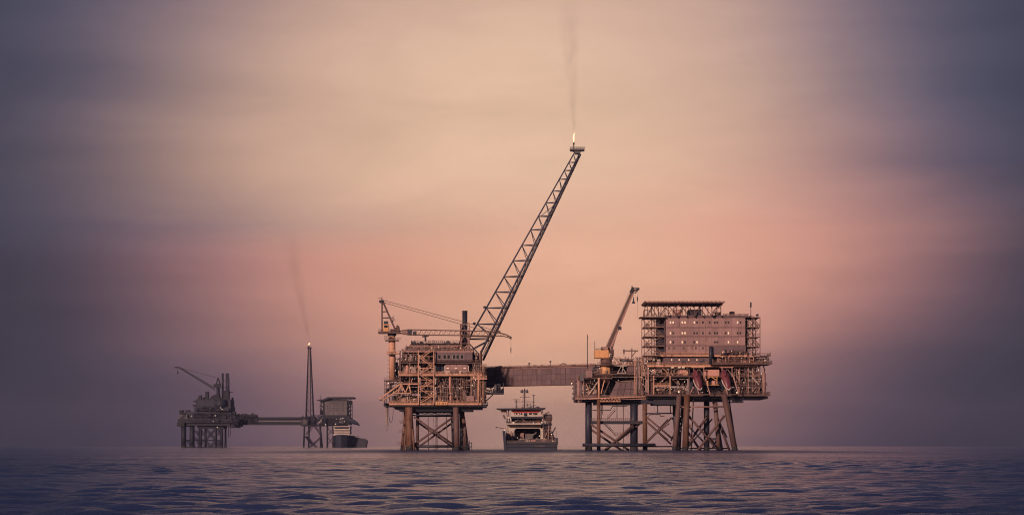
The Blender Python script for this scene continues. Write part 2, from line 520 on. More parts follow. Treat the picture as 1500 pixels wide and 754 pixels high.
def deck(F, root, x0, x1, y, d0, d1, edge='ochre', th=1.6, rail=True, plate='deck', sides=True):
    """Floor plate with a proud edge girder in front and a handrail."""
    MB().box(F.p(x0, y + 0.15, d0 + 0.12), F.p(x1, y + th, d1)).build('deck', M[plate], root)
    MB().box(F.p(x0 - 0.2, y, d0 - 0.1), F.p(x1 + 0.2, y + th + (0.8 if edge == 'ochre' else 0.4), d0 + 0.1)).build('edge_girder', M[edge], root)
    if rail:
        m = MB().rail(F.p(x0, y, d0), F.p(x1, y, d0), F.m(3.7), F.m(4.5), 0.045)
        if sides:
            m.rail(F.p(x0, y, d0 + 0.2), F.p(x0, y, d1), F.m(3.7), F.m(6), 0.045)
            m.rail(F.p(x1, y, d0 + 0.2), F.p(x1, y, d1), F.m(3.7), F.m(6), 0.045)
        m.build('railing', M[edge], root)
def columns(F, root, xs, y0, y1, ds, w=1.6, mat='tan'):
    for x in xs:
        for d in ds:
            beam(F, root, 'column', mat, (x, y0, d), (x, y1, d), w)
def lamp(F, root, x, y, d, r=0.7):
    m = MB()
    c = F.p(x, y, d)
    q = F.m(r)
    m.lathe([(q * 0.5, -q), (q, -q * 0.4), (q, q * 0.4), (q * 0.5, q)], c, 8)
    m.build('deck_lamp', M['lamp'], root)
def stairs(F, root, x0, x1, y0, y1, d, n, mat='ochre', first=1):
    """n zigzag flights from y1 (bottom) up to y0 (top) with landings."""
    h = (y1 - y0) / n
    for i in range(n):
        ya, yb = y1 - i * h, y1 - (i + 1) * h
        xa, xb = (x0 + 3, x1 - 3) if (i + first) % 2 else (x1 - 3, x0 + 3)
        m = MB()
        for o in (0.0, 1.1):
            dd = d + o
            m.beam(F.p(xa, ya, dd), F.p(xb, yb, dd), 0.26)
            m.beam(F.p(xa, ya - 3.4, dd), F.p(xb, yb - 3.4, dd), 0.09)
            for t in (0.15, 0.5, 0.85):
                px, py = xa + (xb - xa) * t, ya + (yb - ya) * t
                m.beam(F.p(px, py, dd), F.p(px, py - 3.4, dd), 0.07)
        k = 9
        for j in range(k):
            t = (j + 0.5) / k
            c = F.p(xa + (xb - xa) * t, ya + (yb - ya) * t, d)
            m.box((c[0] - 0.14, c[1] + 0.1, c[2] - 0.02), (c[0] + 0.14, c[1] + 1.0, c[2] + 0.03))
        m.build('stair', M[mat], root)
        xl, xr = (xb - 0.4, xb + 3.4) if xb > xa else (xb - 3.4, xb + 0.4)
        MB().box(F.p(xl, yb, d - 0.05), F.p(xr, yb + 0.5, d + 1.3)).rail(F.p(xl, yb, d), F.p(xr, yb, d), F.m(3.4), F.m(3), 0.04).build('landing', M[mat], root)
def ladder(F, root, x, y0, y1, d, mat='tan', w=1.6):
    m = MB()
    a0, a1 = F.p(x - w / 2, y0, d), F.p(x - w / 2, y1, d)
    b0, b1 = F.p(x + w / 2, y0, d), F.p(x + w / 2, y1, d)
    m.beam(a0, a1, 0.08); m.beam(b0, b1, 0.08)
    n = int(abs(y1 - y0) / 1.3) + 1
    for i in range(n):
        y = y0 + (y1 - y0) * (i + 0.5) / n
        m.beam(F.p(x - w / 2, y, d), F.p(x + w / 2, y, d), 0.06)
    m.build('ladder', M[mat], root)
def vessel(F, root, mat, a, b, r, name='vessel'):
    """Pressure vessel: cylinder with dished ends between two drawn points."""
    a, b = Vector(F.p(*tri(a))), Vector(F.p(*tri(b)))
    r = F.m(r)
    d = (b - a).normalized()
    m = MB()
    for s0, s1, r0, r1 in ((0, .45, .35, .8), (.45, 1.0, .8, 1.0)):
        m.tube(a + d * (r * (s0 - 1) * 0.6), a + d * (r * (s1 - 1) * 0.6), r * r0, r * r1, 12)
        m.tube(b - d * (r * (s1 - 1) * 0.6), b - d * (r * (s0 - 1) * 0.6), r * r1, r * r0, 12)
    m.tube(a, b, r, seg=12)
    for t in (0.25, 0.75):
        c = a.lerp(b, t)
        m.tube(c - d * 0.12, c + d * 0.12, r * 1.07, seg=12)
    m.build(name, M[mat], root, smooth=True)
def clutter(F, root, x0, x1, yt, yb, d0, d1, n, seed, tones=('pipe', 'tan', 'grey', 'brown', 'dark', 'blue', 'ochre', 'mauve', 'dark'), lamps=1, back=None):
    """Process plant standing in one open bay: risers, headers, vessels, skids, valves."""
    q = random.Random(seed)
    small = MB()
    H = yb - yt
    if back:
        MB().box(F.p(x0, yt + 1.5, d1), F.p(x1, yb, d1 + 0.3)).build('shade_backing', M[back], root)  # sheet added behind the bay, its dark colour standing for deep shade
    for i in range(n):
        t = q.choice(('riser', 'riser', 'header', 'header', 'elbow', 'skid', 'drum', 'frame', 'tray', 'cross', 'valve', 'panel'))
        x = q.uniform(x0, x1); d = q.uniform(d0, d1)
        mt = q.choice(tones)
        if t == 'riser':
            w = q.uniform(0.5, 1.5)
            m = MB().tube(F.p(x, yt, d), F.p(x, yb, d), F.m(w) / 2, seg=8)
            for k in range(2):
                y = q.uniform(yt, yb)
                m.tube(F.p(x, y, d), F.p(x, y + 0.5, d), F.m(w) * 0.8, seg=8)
            m.build('pipe', M[mt], root, smooth=True)
        elif t == 'header':
            w = q.uniform(0.5, 1.3); L = q.uniform(0.25, 0.7) * (x1 - x0)
            xa = q.uniform(x0, x1 - L); y = q.uniform(yt + 1.5, yb - 2)
            m = MB().tube(F.p(xa, y, d), F.p(xa + L, y, d), F.m(w) / 2, seg=8)
            for k in range(3):
                xx = xa + L * (k + 0.5) / 3
                m.beam(F.p(xx, y, d), F.p(xx, yb, d), F.m(0.45))
            m.build('pipe', M[mt], root)
        elif t == 'elbow':
            w = q.uniform(0.5, 1.1); y = q.uniform(yt + 2, yb - 3); L = q.uniform(3, 10) * q.choice((-1, 1))
            xe = min(max(x + L, x0), x1)
            MB().path([F.p(x, yb, d), F.p(x, y, d), F.p(xe, y, d), F.p(xe, yt, d)], F.m(w) / 2, 8).build('pipe', M[mt], root)
        elif t == 'skid':
            w, h = q.uniform(4, 9), q.uniform(0.3, 0.62) * H
            xa = min(x, x1 - w)
            m = MB().box(F.p(xa, yb - h, d), F.p(xa + w, yb - 0.8, d + 2.2))
            m.box(F.p(xa - 0.3, yb - 0.8, d - 0.1), F.p(xa + w + 0.3, yb, d + 2.3))
            m.box(F.p(xa + w * 0.2, yb - h - 1.2, d + 0.4), F.p(xa + w * 0.55, yb - h, d + 1.6))
            for k in range(3):
                xx = xa + w * (k + 0.5) / 3
                m.box(F.p(xx - 0.18, yb - h + 0.4, d - 0.09), F.p(xx + 0.18, yb - 1.2, d))
            m.build('equipment_skid', M[mt], root)
        elif t == 'drum':
            r = q.uniform(1.2, 2.4)
            if q.random() < 0.5:
                L = q.uniform(6, 12); xa = min(x, x1 - L); y = q.uniform(yt + r + 1, yb - r - 1)
                vessel(F, root, mt, (xa, y, d), (xa + L, y, d), r)
            else:
                vessel(F, root, mt, (x, yb - 1, d), (x, yb - 0.75 * H, d), r)
        elif t == 'frame':
            w = q.uniform(5, 11); xa = min(x, x1 - w); y = yb - q.uniform(0.45, 0.95) * H
            m = MB()
            for xx in (xa, xa + w):
                m.beam(F.p(xx, y, d), F.p(xx, yb, d), F.m(0.7))
            m.beam(F.p(xa, y, d), F.p(xa + w, y, d), F.m(0.7))
            m.beam(F.p(xa, (y + yb) / 2, d), F.p(xa + w, (y + yb) / 2, d), F.m(0.5))
            m.build('pipe_rack', M['slate' if 'far_shade' in tones else q.choice(('tan', 'ochre', 'brown'))], root)
        elif t == 'tray':
            y = q.uniform(yt + 0.8, yt + 3.5); L = q.uniform(0.4, 0.9) * (x1 - x0); xa = q.uniform(x0, x1 - L)
            m = MB()
            m.box(F.p(xa, y, d), F.p(xa + L, y + 0.6, d + 0.7))
            for k in range(4):
                xx = xa + L * (k + 0.5) / 4
                m.beam(F.p(xx, yt, d + 0.3), F.p(xx, y, d + 0.3), F.m(0.35))
            m.build('cable_tray', M[mt], root)
        elif t == 'cross':
            w = q.uniform(6, 12) * q.choice((-1, 1)); xe = min(max(x + w, x0), x1)
            beam(F, root, 'brace', ('slate' if 'far_shade' in tones else q.choice(('tan', 'brown', 'ochre'))), (x, yt + 1, d), (xe, yb, d), q.uniform(0.6, 1.0))
        elif t == 'panel':
            w, h = q.uniform(2.5, 6), q.uniform(0.25, 0.5) * H
            xa = min(x, x1 - w); y = q.uniform(yt + 2, yb - h)
            small.box(F.p(xa, y, d), F.p(xa + w, y + h, d + 0.5))
        for k in range(4):
            xx, yy, dd = q.uniform(x0, x1), q.uniform(yt + 1, yb - 0.5), q.uniform(d0, d1)
            if q.random() < 0.5:
                small.box(F.p(xx - q.uniform(.3, 1.1), yy, dd), F.p(xx + q.uniform(.3, 1.1), yy + q.uniform(.5, 1.8), dd + 0.6))
            else:
                e = (q.uniform(-5, 5), 0) if q.random() < 0.55 else (0, q.uniform(-4, 4))
                ex, ey = min(max(xx + e[0], x0), x1), min(max(yy + e[1], yt), yb)
                small.tube(F.p(xx, yy, dd), F.p(ex, ey, dd), F.m(q.uniform(.12, .32)), seg=6)
    if small.v:
        small.build('pipework', M[tones[0]], root, kind='stuff')
    for i in range(lamps + 1 if lamps else 0):
        lamp(F, root, q.uniform(x0 + 1, x1 - 1), q.uniform(yt + 2, yb - 2), d0 - 0.2, q.uniform(0.35, 0.6))
def rooftop(F, root, x0, x1, y, d0, d1, n, seed, hmax=6, tones=('grey', 'brown', 'tan', 'blue')):
    """Vents, boxes and posts that break the roofline."""
    q = random.Random(seed)
    small = MB()
    for i in range(n):
        x, d, h = q.uniform(x0, x1), q.uniform(d0, d1), q.uniform(1.2, hmax)
        t = q.random()
        if t < 0.35:
            w = q.uniform(2, 6); xa = min(x, x1 - w)
            m = MB().box(F.p(xa, y - h * 0.7, d), F.p(xa + w, y, d + 2))
            m.box(F.p(xa + w * .3, y - h * 0.7 - 0.8, d + .5), F.p(xa + w * .7, y - h * 0.7, d + 1.5))
            m.build('vent_box', M[q.choice(tones)], root)
        elif t < 0.6:
            small.tube(F.p(x, y, d), F.p(x, y - h, d), F.m(0.35), seg=6)
            small.tube(F.p(x, y - h, d), F.p(x + q.uniform(-1.5, 1.5), y - h, d), F.m(0.35), seg=6)
        elif t < 0.8:
            small.beam(F.p(x, y, d), F.p(x, y - h * 1.2, d), F.m(0.3))
        else:
            e = q.uniform(4, 10); xe = min(x + e, x1)
            small.tube(F.p(x, y - h * 0.4, d), F.p(xe, y - h * 0.4, d), F.m(0.35), seg=6)
            small.beam(F.p(x, y, d), F.p(x, y - h * 0.4, d), F.m(0.3)); small.beam(F.p(xe, y, d), F.p(xe, y - h * 0.4, d), F.m(0.3))
    if small.v:
        small.build('roof_fittings', M[tones[0]], root, kind='stuff')
def window(F, root, x, y, w, h, d, lit, name='window', frame='grey'):
    m = MB()
    x0, x1, y0, y1, t = x - w / 2, x + w / 2, y - h / 2, y + h / 2, 0.3
    m.box(F.p(x0 - t, y0 - t, d - 0.08), F.p(x1 + t, y0, d)); m.box(F.p(x0 - t, y1, d - 0.08), F.p(x1 + t, y1 + t, d))
    m.box(F.p(x0 - t, y0, d - 0.08), F.p(x0, y1, d)); m.box(F.p(x1, y0, d - 0.08), F.p(x1 + t, y1, d))
    o = m.build(name, M[frame], root)
    MB().box(F.p(x0, y0, d - 0.04), F.p(x1, y1, d - 0.01)).build('pane', M['lit' if lit else 'glass'], o)

# ------------------------------------------------------------------ production platform (centre left)
F = FL = Frame(635, 833.0)
T = thing('production_platform', 'rusty orange production platform on four braced legs, left end of the long bridge', 'oil platform', F.loc)
def jacket_left():
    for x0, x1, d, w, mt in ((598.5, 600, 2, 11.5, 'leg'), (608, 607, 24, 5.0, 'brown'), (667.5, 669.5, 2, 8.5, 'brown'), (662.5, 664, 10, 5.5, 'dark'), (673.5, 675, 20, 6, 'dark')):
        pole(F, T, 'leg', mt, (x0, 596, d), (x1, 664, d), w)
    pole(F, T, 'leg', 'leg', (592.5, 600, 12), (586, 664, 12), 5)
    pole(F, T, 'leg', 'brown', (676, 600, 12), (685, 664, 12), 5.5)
    pole(F, T, 'leg', 'brown', (677, 600, 16), (679, 664, 16), 4)
    for x in (594.5, 604):
        pole(F, T, 'pile_sleeve', 'leg', (x, 628, 1), (x - (3 if x < 600 else -3), 664, 1), 3)
    for d, o, w in ((3, 0, 3.2), (22, 5.5, 3.0)):
        pole(F, T, 'brace', 'brown', (606, 610 + o, d), (664, 651 + o, d), w, 8)
        pole(F, T, 'brace', 'brown', (664, 610 + o, d), (606, 651 + o, d), w, 8)
    for y, w in ((607.5, 2.2), (653, 3.6)):
        pole(F, T, 'brace', 'dark', (604, y, 3), (667, y, 3), w, 8)
        pole(F, T, 'brace', 'dark', (606, y + .5, 23), (666, y + .5, 23), w, 8)
    for x in (603, 668):
        pole(F, T, 'brace', 'brown', (x, 652, 3), (x, 652, 23), 2.4, 8)
        pole(F, T, 'brace', 'brown', (x, 608, 3), (x, 650, 23), 1.8, 8)
    for x, xb, w in ((625, 626, .9), (633, 632.5, .5), (637, 637, 1.4), (639, 639.2, .6), (651.5, 655, 1.1), (659, 661.5, 1.2)):
        pole(F, T, 'riser_pipe', 'brown', (x, 600, 13), (xb, 664, 13), w, 8)
    for y, x in ((617, 587.5), (631, 586.5), (648, 584.5)):
        m = MB().box(F.p(x - 3.4, y + 1.6, 8), F.p(x + 2, y + 2.1, 10)).rail(F.p(x - 3.4, y + 1.6, 8), F.p(x + 1, y + 1.6, 8), F.m(3.4), F.m(3), .05)
        m.build('access_platform', M['brown'], T)
    ladder(F, T, 589.5, 604, 656, 7.5, 'brown', 2)
    # boat landing on the right
    m = MB()
    for x in (684.5, 687.5, 690.5):
        m.tube(F.p(x, 641 + (x - 684) * .9, 6), F.p(x, 662, 6), F.m(.5), seg=6)
    for y in (649, 655):
        m.beam(F.p(680, y, 6), F.p(691, y, 6), F.m(.8))
    m.box(F.p(682, 652.5, 5), F.p(690, 653.1, 9))
    m.build('boat_landing', M['dark'], T)
jacket_left()
# cellar deck girders, stepping in towards the legs
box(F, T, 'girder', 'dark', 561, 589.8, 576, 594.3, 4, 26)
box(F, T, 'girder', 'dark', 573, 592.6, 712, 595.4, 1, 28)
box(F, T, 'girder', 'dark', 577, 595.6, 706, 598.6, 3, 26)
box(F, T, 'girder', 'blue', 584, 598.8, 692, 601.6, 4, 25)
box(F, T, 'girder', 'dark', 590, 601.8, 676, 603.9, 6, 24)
for x in range(580, 704, 6):
    beam(F, T, 'stiffener', 'brown', (x, 593, .85), (x, 595.2, .85), 0.5)
q = random.Random(5)
for x in (619, 628, 639, 646, 652):
    w = q.uniform(3, 6)
    MB().box(F.p(x, 603.9, 5), F.p(x + w, 605.6 + q.random(), 7)).build('cable_tray', M['grey'], T)
# decks
deck(F, T, 570, 705, 590, 0, 28, 'ochre', 2.0)
deck(F, T, 587, 613, 575, 1.5, 10, 'brown', 1.0)
deck(F, T, 585, 690, 562.5, 2.5, 27, 'brown', 1.0)
deck(F, T, 584, 706, 547.5, 0, 28, 'ochre', 2.0)
deck(F, T, 586, 703, 530.5, 1.0, 27, 'brown', 1.0)
deck(F, T, 588, 693, 513.5, 1.5, 27, 'tan', 1.4)
deck(F, T, 690, 713, 553.5, -0.6, 18, 'ochre', 1.2)
deck(F, T, 692, 712, 568, 0.3, 14, 'brown', 1.0, sides=False)
deck(F, T, 704, 738, 574.5, 4, 18, 'dark', 1.4)
deck(F, T, 700, 714, 591.5, 3, 16, 'dark', 1.8)
columns(F, T, (586, 704), 513, 590, (1.2, 27), 1.8, 'brown')
columns(F, T, (613, 635.5), 513, 592, (-0.7,), 1.4, 'ochre')
columns(F, T, (660, 690), 547, 590, (1.2, 14), 1.6, 'tan')
columns(F, T, (600,), 530, 590, (1.2, 14), 1.2, 'tan')
# central stair tower
stairs(F, T, 613, 635.5, 513.5, 547.5, -0.6, 3)
stairs(F, T, 613, 635.5, 549.5, 590.0, -0.6, 4)
for y in (522, 531, 539, 556, 565, 573, 581):
    beam(F, T, 'tower_beam', 'ochre', (613, y, -0.7), (635.5, y, -0.7), 0.8)
# enclosed rooms on the upper levels
def wall_panels(x0, x1, y0, y1, d, n, mat, depth=8):
    w = (x1 - x0) / n
    MB().box(F.p(x0, y0, d + 0.14), F.p(x1, y1, d + depth)).build('room', M['dark'], T)
    for i in range(n):
        box(F, T, 'wall_panel', mat, x0 + i * w + 0.12, y0 + 0.15, x0 + (i + 1) * w - 0.12, y1 - 0.15, d, d + 0.12)
wall_panels(636.5, 692, 515.2, 529.8, 1.3, 6, 'clad')
for x in (643.5, 651.2, 657.0, 665.2, 670.2, 676.5):
    window(F, T, x, 522.3, 4.1, 6.2, 1.3, False, frame='white')
wall_panels(652, 685, 531.6, 541, 2, 4, 'mauve')
wall_panels(637, 649.5, 532, 546, 4, 2, 'blue')
box(F, T, 'eaves_beam', 'tan', 652, 541.2, 685, 542.4, 1.8, 3)
for x in (654, 666, 679):
    MB().box(F.p(x, 538.4, 1.86), F.p(x + 3.2, 538.9, 1.98)).build('strip_lamp', M['lamp'], T)
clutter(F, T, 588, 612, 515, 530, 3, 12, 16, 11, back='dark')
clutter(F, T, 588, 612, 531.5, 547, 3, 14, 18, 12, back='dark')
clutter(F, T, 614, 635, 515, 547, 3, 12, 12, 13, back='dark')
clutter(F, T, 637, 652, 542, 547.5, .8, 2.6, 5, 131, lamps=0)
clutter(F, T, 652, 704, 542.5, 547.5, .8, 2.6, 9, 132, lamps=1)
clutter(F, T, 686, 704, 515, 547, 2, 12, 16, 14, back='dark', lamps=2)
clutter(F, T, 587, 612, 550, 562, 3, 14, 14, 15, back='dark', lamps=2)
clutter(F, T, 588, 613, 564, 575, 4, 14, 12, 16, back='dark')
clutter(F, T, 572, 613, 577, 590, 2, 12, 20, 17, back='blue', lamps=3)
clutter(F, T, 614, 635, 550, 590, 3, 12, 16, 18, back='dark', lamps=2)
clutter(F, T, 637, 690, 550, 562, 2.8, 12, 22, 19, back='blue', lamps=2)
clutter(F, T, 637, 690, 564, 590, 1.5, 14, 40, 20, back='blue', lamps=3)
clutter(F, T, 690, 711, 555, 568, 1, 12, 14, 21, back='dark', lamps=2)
clutter(F, T, 690, 711, 570, 590, 1, 12, 16, 22, back='dark', lamps=2)
clutter(F, T, 706, 737, 561, 574.5, 5, 14, 18, 23, back=None, lamps=2, tones=('dark', 'blue', 'grey'))
clutter(F, T, 637, 690, 552, 589, 1.0, 3.2, 26, 201, lamps=2, tones=('pipe', 'tan', 'mauve', 'ochre', 'grey'))
clutter(F, T, 588, 612, 532, 546, 1.4, 3.4, 12, 202, lamps=1, tones=('pipe', 'tan', 'pink', 'ochre', 'grey'))
clutter(F, T, 588, 612, 515, 529, 1.8, 3.4, 10, 203, lamps=1, tones=('pipe', 'tan', 'mauve', 'ochre'))
clutter(F, T, 573, 612, 577, 589, .8, 2.4, 14, 204, lamps=2, tones=('pipe', 'tan', 'mauve', 'brown', 'ochre'))
clutter(F, T, 691, 712, 532, 590, -.4, 2, 22, 205, lamps=2, tones=('pipe', 'tan', 'brown', 'ochre', 'grey'))
pole(F, T, 'vertical_vessel', 'pink', (659, 551, 1.2), (659, 577, 1.2), 3)
vessel(F, T, 'pink', (660, 580, .9), (660, 589, .9), 1.6)
box(F, T, 'equipment_skid', 'mauve', 683, 579.5, 694.5, 588.5, .5, 4)
m = MB()
for x in (640, 645, 649, 653):
    m.path([F.p(x, 590, 1.2), F.p(x, 567, 1.2), F.p(x + 1.5, 567, 1.2)], F.m(.35), 6)
for y in (569, 574, 580):
    m.tube(F.p(638, y, 1.1), F.p(657, y, 1.1), F.m(.3), seg=6)
m.build('manifold', M['pipe'], T)
# name board on the edge of the cellar deck (weathered, unreadable in the photograph)
nb = box(F, T, 'name_board', 'orange', 638.5, 588.2, 655.5, 592.8, -0.45, -0.3)
for i, x in enumerate((640.5, 643.4, 647, 649.4, 652.2)):
    box(F, nb, 'letter_mark', 'brown', x, 589.4, x + (1.0 if i % 2 else 1.4), 591.6, -0.49, -0.45)
# long gangway truss on the left
for d in (-1.2, 1.0):
    beam(F, T, 'gangway_chord', 'ochre', (587, 561.5, d), (556, 584, d), 1.7)
    beam(F, T, 'gangway_chord', 'ochre', (590, 566, d), (561, 586.5, d), 1.6)
    beam(F, T, 'gangway_chord', 'ochre', (587, 562, d), (612, 562, d), 1.5)
    beam(F, T, 'gangway_chord', 'ochre', (575, 575.5, d), (602, 575.5, d), 1.5)
    for a, b in (((588, 562.5), (583, 575)), ((588, 562.5), (594, 575)), ((599, 562.5), (594, 575)), ((599, 562.5), (602, 575))):
        beam(F, T, 'gangway_brace', 'ochre', (*a, d), (*b, d), 1.2)
m = MB()
for i in range(12):
    t = i / 11
    m.beam(F.p(587 - 31 * t, 561.5 + 22.5 * t, 0.8), F.p(590 - 29 * t, 566 + 20.5 * t, -1.0), F.m(.4))
m.box(F.p(556, 584.8, -1), F.p(562, 586.4, 1.2))
m.build('gangway_lacing', M['brown'], T, kind='stuff')
# left edge plant around the crane pedestal
clutter(F, T, 562, 586, 556, 576, 4, 12, 18, 24, lamps=2, tones=('dark', 'brown', 'grey', 'blue'))
clutter(F, T, 577, 588, 522, 556, 4, 12, 14, 25, lamps=2, tones=('dark', 'blue', 'brown'))
deck(F, T, 562, 588, 556, 2.4, 14, 'brown', 1.0, sides=False)
deck(F, T, 566, 584, 516, 2.4, 10, 'ochre', 1.2, sides=False)
columns(F, T, (563, 570), 556, 590, (3, 13), 1.2, 'brown')
for y in (520, 526, 532, 538, 544, 550):
    beam(F, T, 'rung_bracket', 'brown', (566.5, y, 4), (569, y, 4), .5)
# roof
wall = MB().prism([F.p(590, 513.3)[::2], F.p(601, 501)[::2], F.p(672, 501)[::2], F.p(686, 513.3)[::2]], 8, 24)
wall.build('roof_house', M['brown'], T)
deck(F, T, 601, 672, 500.8, 7.6, 24.4, 'dark', 1.0)
clutter(F, T, 592, 690, 504, 513.4, 2.2, 7.4, 34, 26, lamps=2)
rooftop(F, T, 603, 672, 500.6, 9, 22, 22, 27, 5)
rooftop(F, T, 588, 694, 513, 3, 7, 14, 28, 7)
for x in range(626, 648, 3):
    beam(F, T, 'vent_pipe', 'tan', (x, 500, 9), (x, 496.5, 9), .7)
# exhaust stack in its casing
m = MB()
for x in (673.6, 687):
    for d in (5, 10):
        m.beam(F.p(x, 472.6, d), F.p(x, 513, d), F.m(.8))
for y in (473, 482, 492, 502):
    for d in (5, 10):
        m.beam(F.p(673.6, y, d), F.p(687, y, d), F.m(.6))
for d in (5, 10):
    for a, b in (((673.6, 482), (680, 473)), ((673.6, 492), (679, 482)), ((673.6, 502), (679, 492)), ((687, 492), (682, 482)), ((687, 502), (682, 492)), ((687, 482), (682, 473))):
        m.beam(F.p(*a, d), F.p(*b, d), F.m(.5))
m.build('stack_frame', M['tan'], T)
st = pole(F, T, 'exhaust_stack', 'dark', (680.3, 453.8, 7.5), (680.3, 513, 7.5), 7.6, 16)
pole(F, st, 'stack_rim', 'dark', (680.3, 453.2, 7.5), (680.3, 454.6, 7.5), 8.2, 16)
box(F, T, 'stack_duct', 'mauve', 673.8, 474, 676.4, 511, 5.4, 9.6)
box(F, T, 'stack_duct', 'tan', 684.4, 484, 686.8, 511, 5.4, 9.6)
# brackets that carry the hanging platform under the bridge
beam(F, T, 'brace', 'dark', (722, 577, 6), (710, 588, 6), 1.5)
columns(F, T, (737.5, 707), 560, 574.5, (4.3, 17.5), 1.1, 'dark')
beam(F, T, 'brace', 'tan', (704, 575, 5), (704, 592, 5), 1.0)
box(F, T, 'equipment_skid', 'dark', 722, 561, 733, 573.5, 7, 13)

# ------------------------------------------------------------------ lattice crane on the production platform
C = thing('pedestal_crane', 'tan lattice boom crane with a tall gantry, boom laid level over the left platform roof', 'crane', F.loc)
pole(F, C, 'pedestal', 'ochre', (572.8, 489, 6), (573.5, 558, 6), 10, 16)
pole(F, C, 'pedestal_collar', 'tan', (572.8, 514, 6), (572.8, 516.5, 6), 13.5, 16)
pole(F, C, 'slew_ring', 'dark', (573, 486.8, 6), (573, 490.2, 6), 13, 16)
box(F, C, 'machinery_deck', 'brown', 553, 484.8, 585, 487.2, 3, 9)
m = MB().rail(F.p(553, 484.8, 3), F.p(583, 484.8, 3), F.m(3.4), F.m(4), .05).rail(F.p(553, 484.8, 9), F.p(583, 484.8, 9), F.m(3.4), F.m(4), .05)
m.build('railing', M['brown'], C)
box(F, C, 'access_platform', 'brown', 563, 497, 583, 498, 3.2, 8.8)
box(F, C, 'lower_catwalk', 'brown', 562, 491.5, 572, 492.3, 2.5, 4)
MB().rail(F.p(562, 497, 3.2), F.p(586, 497, 3.2), F.m(3.2), F.m(4), .05).build('railing', M['brown'], C)
for d in (4, 8):
    beam(F, C, 'gantry_mast', 'brown', (558.3, 485, d), (558.3, 436, d), 1.3)
    beam(F, C, 'gantry_leg', 'brown', (559.5, 440, d), (578.5, 483, d), 2.2)
    for y, xe in ((455, 566.5), (464, 570)):
        beam(F, C, 'gantry_tie', 'brown', (558.3, y, d), (xe, y, d), .9)
m = MB()
m.box(F.p(554.5, 438.8, 3.5), F.p(561, 441.6, 8.5)); m.beam(F.p(552.5, 434.6, 6), F.p(559, 434.6, 6), F.m(.5)); m.beam(F.p(558.3, 441, 6), F.p(558.3, 432, 6), F.m(.5))
for x in (556, 559.5):
    m.tube(F.p(x, 439.6, 3.2), F.p(x, 439.6, 8.8), F.m(1.4), seg=10)
m.build('sheave_head', M['dark'], C)
cb = box(F, C, 'operator_cab', 'orange', 560.8, 474, 568.6, 484.5, 2.6, 6)
box(F, cb, 'cab_roof', 'dark', 561.5, 469.5, 567.5, 473.9, 3, 5.6)
box(F, cb, 'cab_window', 'glass', 562, 475.5, 567.5, 479, 2.55, 2.6)
m = MB()
m.box(F.p(578, 478.5, 4), F.p(584, 485, 8)); m.tube(F.p(581.5, 477, 3.6), F.p(581.5, 477, 8.4), F.m(2), seg=10); m.box(F.p(571, 481, 3.5), F.p(577, 484.8, 8))
for a, b in (((572, 464), (577, 466)), ((575, 461), (574, 471)), ((577, 467), (572, 472))):
    m.beam(F.p(*a, 5), F.p(*b, 5), F.m(.9))
m.build('winch', M['brown'], C)
ch = {}
for d in (4.8, 7.2):
    for k, ya, yb, yc in ((0, 484, 481.4, 484.0), (1, 486, 489.0, 490.5)):
        beam(F, C, 'boom_chord', 'brown', (582, ya, d), (598, yb, d), 1.3)
        beam(F, C, 'boom_chord', 'brown', (598, yb, d), (722, yc, d), 1.15)
m = MB()
n = 34
for d in (4.8, 7.2):
    for i in range(n):
        t0, t1 = i / n, (i + 1) / n
        a = (598 + 124 * t0, 481.4 + 2.6 * t0); b = (598 + 124 * t1, 489.0 + 1.5 * t1)
        a2 = (598 + 124 * t1, 481.4 + 2.6 * t1); b2 = (598 + 124 * t0, 489.0 + 1.5 * t0)
        m.beam(F.p(*a, d), F.p(*b, d), F.m(.42)) if i % 2 else m.beam(F.p(*b2, d), F.p(*a2, d), F.m(.42))
for i in range(n + 1):
    t = i / n
    m.beam(F.p(598 + 124 * t, 481.4 + 2.6 * t, 4.8), F.p(598 + 124 * t, 481.4 + 2.6 * t, 7.2), F.m(.4))
m.build('boom_lacing', M['tan'], C, kind='stuff')
box(F, C, 'boom_foot', 'tan', 588, 482.2, 600, 487.8, 4.7, 7.3)
MB().box(F.p(596, 482, 4.4), F.p(602, 488, 7.6)).box(F.p(604, 484, 4.4), F.p(609, 489, 7.6)).build('hydraulic_block', M['dark'], C)
MB().box(F.p(621, 489, 5), F.p(627, 491.5, 7)).tube(F.p(622.5, 491, 5), F.p(622.5, 499, 5), F.m(1.4), seg=8).box(F.p(617.5, 490.6, 5), F.p(623, 492.4, 7)).build('boom_rest', M['dark'], C)
m = MB()
for d in (5, 7):
    m.path([F.p(721, 484.4, d), F.p(731, 486, d), F.p(741, 488.5, d), F.p(748.6, 492.5, d)], F.m(.75), 6)
    m.path([F.p(721, 491, d), F.p(731, 490.5, d), F.p(740, 491.6, d), F.p(748.6, 494, d)], F.m(.55), 6)
    for x, ya, yb in ((724, 484.6, 490.8), (728, 485.4, 490.6), (732, 486, 490.7), (737, 487.4, 491), (742, 488.8, 492)):
        m.beam(F.p(x, ya, d), F.p(x + 2, yb, d), F.m(.5))
m.box(F.p(728, 483.2, 5), F.p(733, 486, 7)); m.box(F.p(746.8, 491.5, 5), F.p(749.4, 495.2, 7))
m.build('boom_head', M['brown'], C)
ro = pole(F, C, 'hoist_rope', 'cable', (748.4, 494, 6), (748.4, 508, 6), .35, 6)
MB().lathe([(.06, 1.0), (F.m(.7), .6), (F.m(.7), -.7), (.08, -1.9)], F.p(748.4, 510.5, 6), 8).build('hook', M['dark'], ro)
for y0, y1, xe in ((438.2, 484.0, 730), (441.4, 486.5, 722)):
    pole(F, C, 'pendant_line', 'cable', (560, y0, 5), (xe, y1, 5), .75, 6)

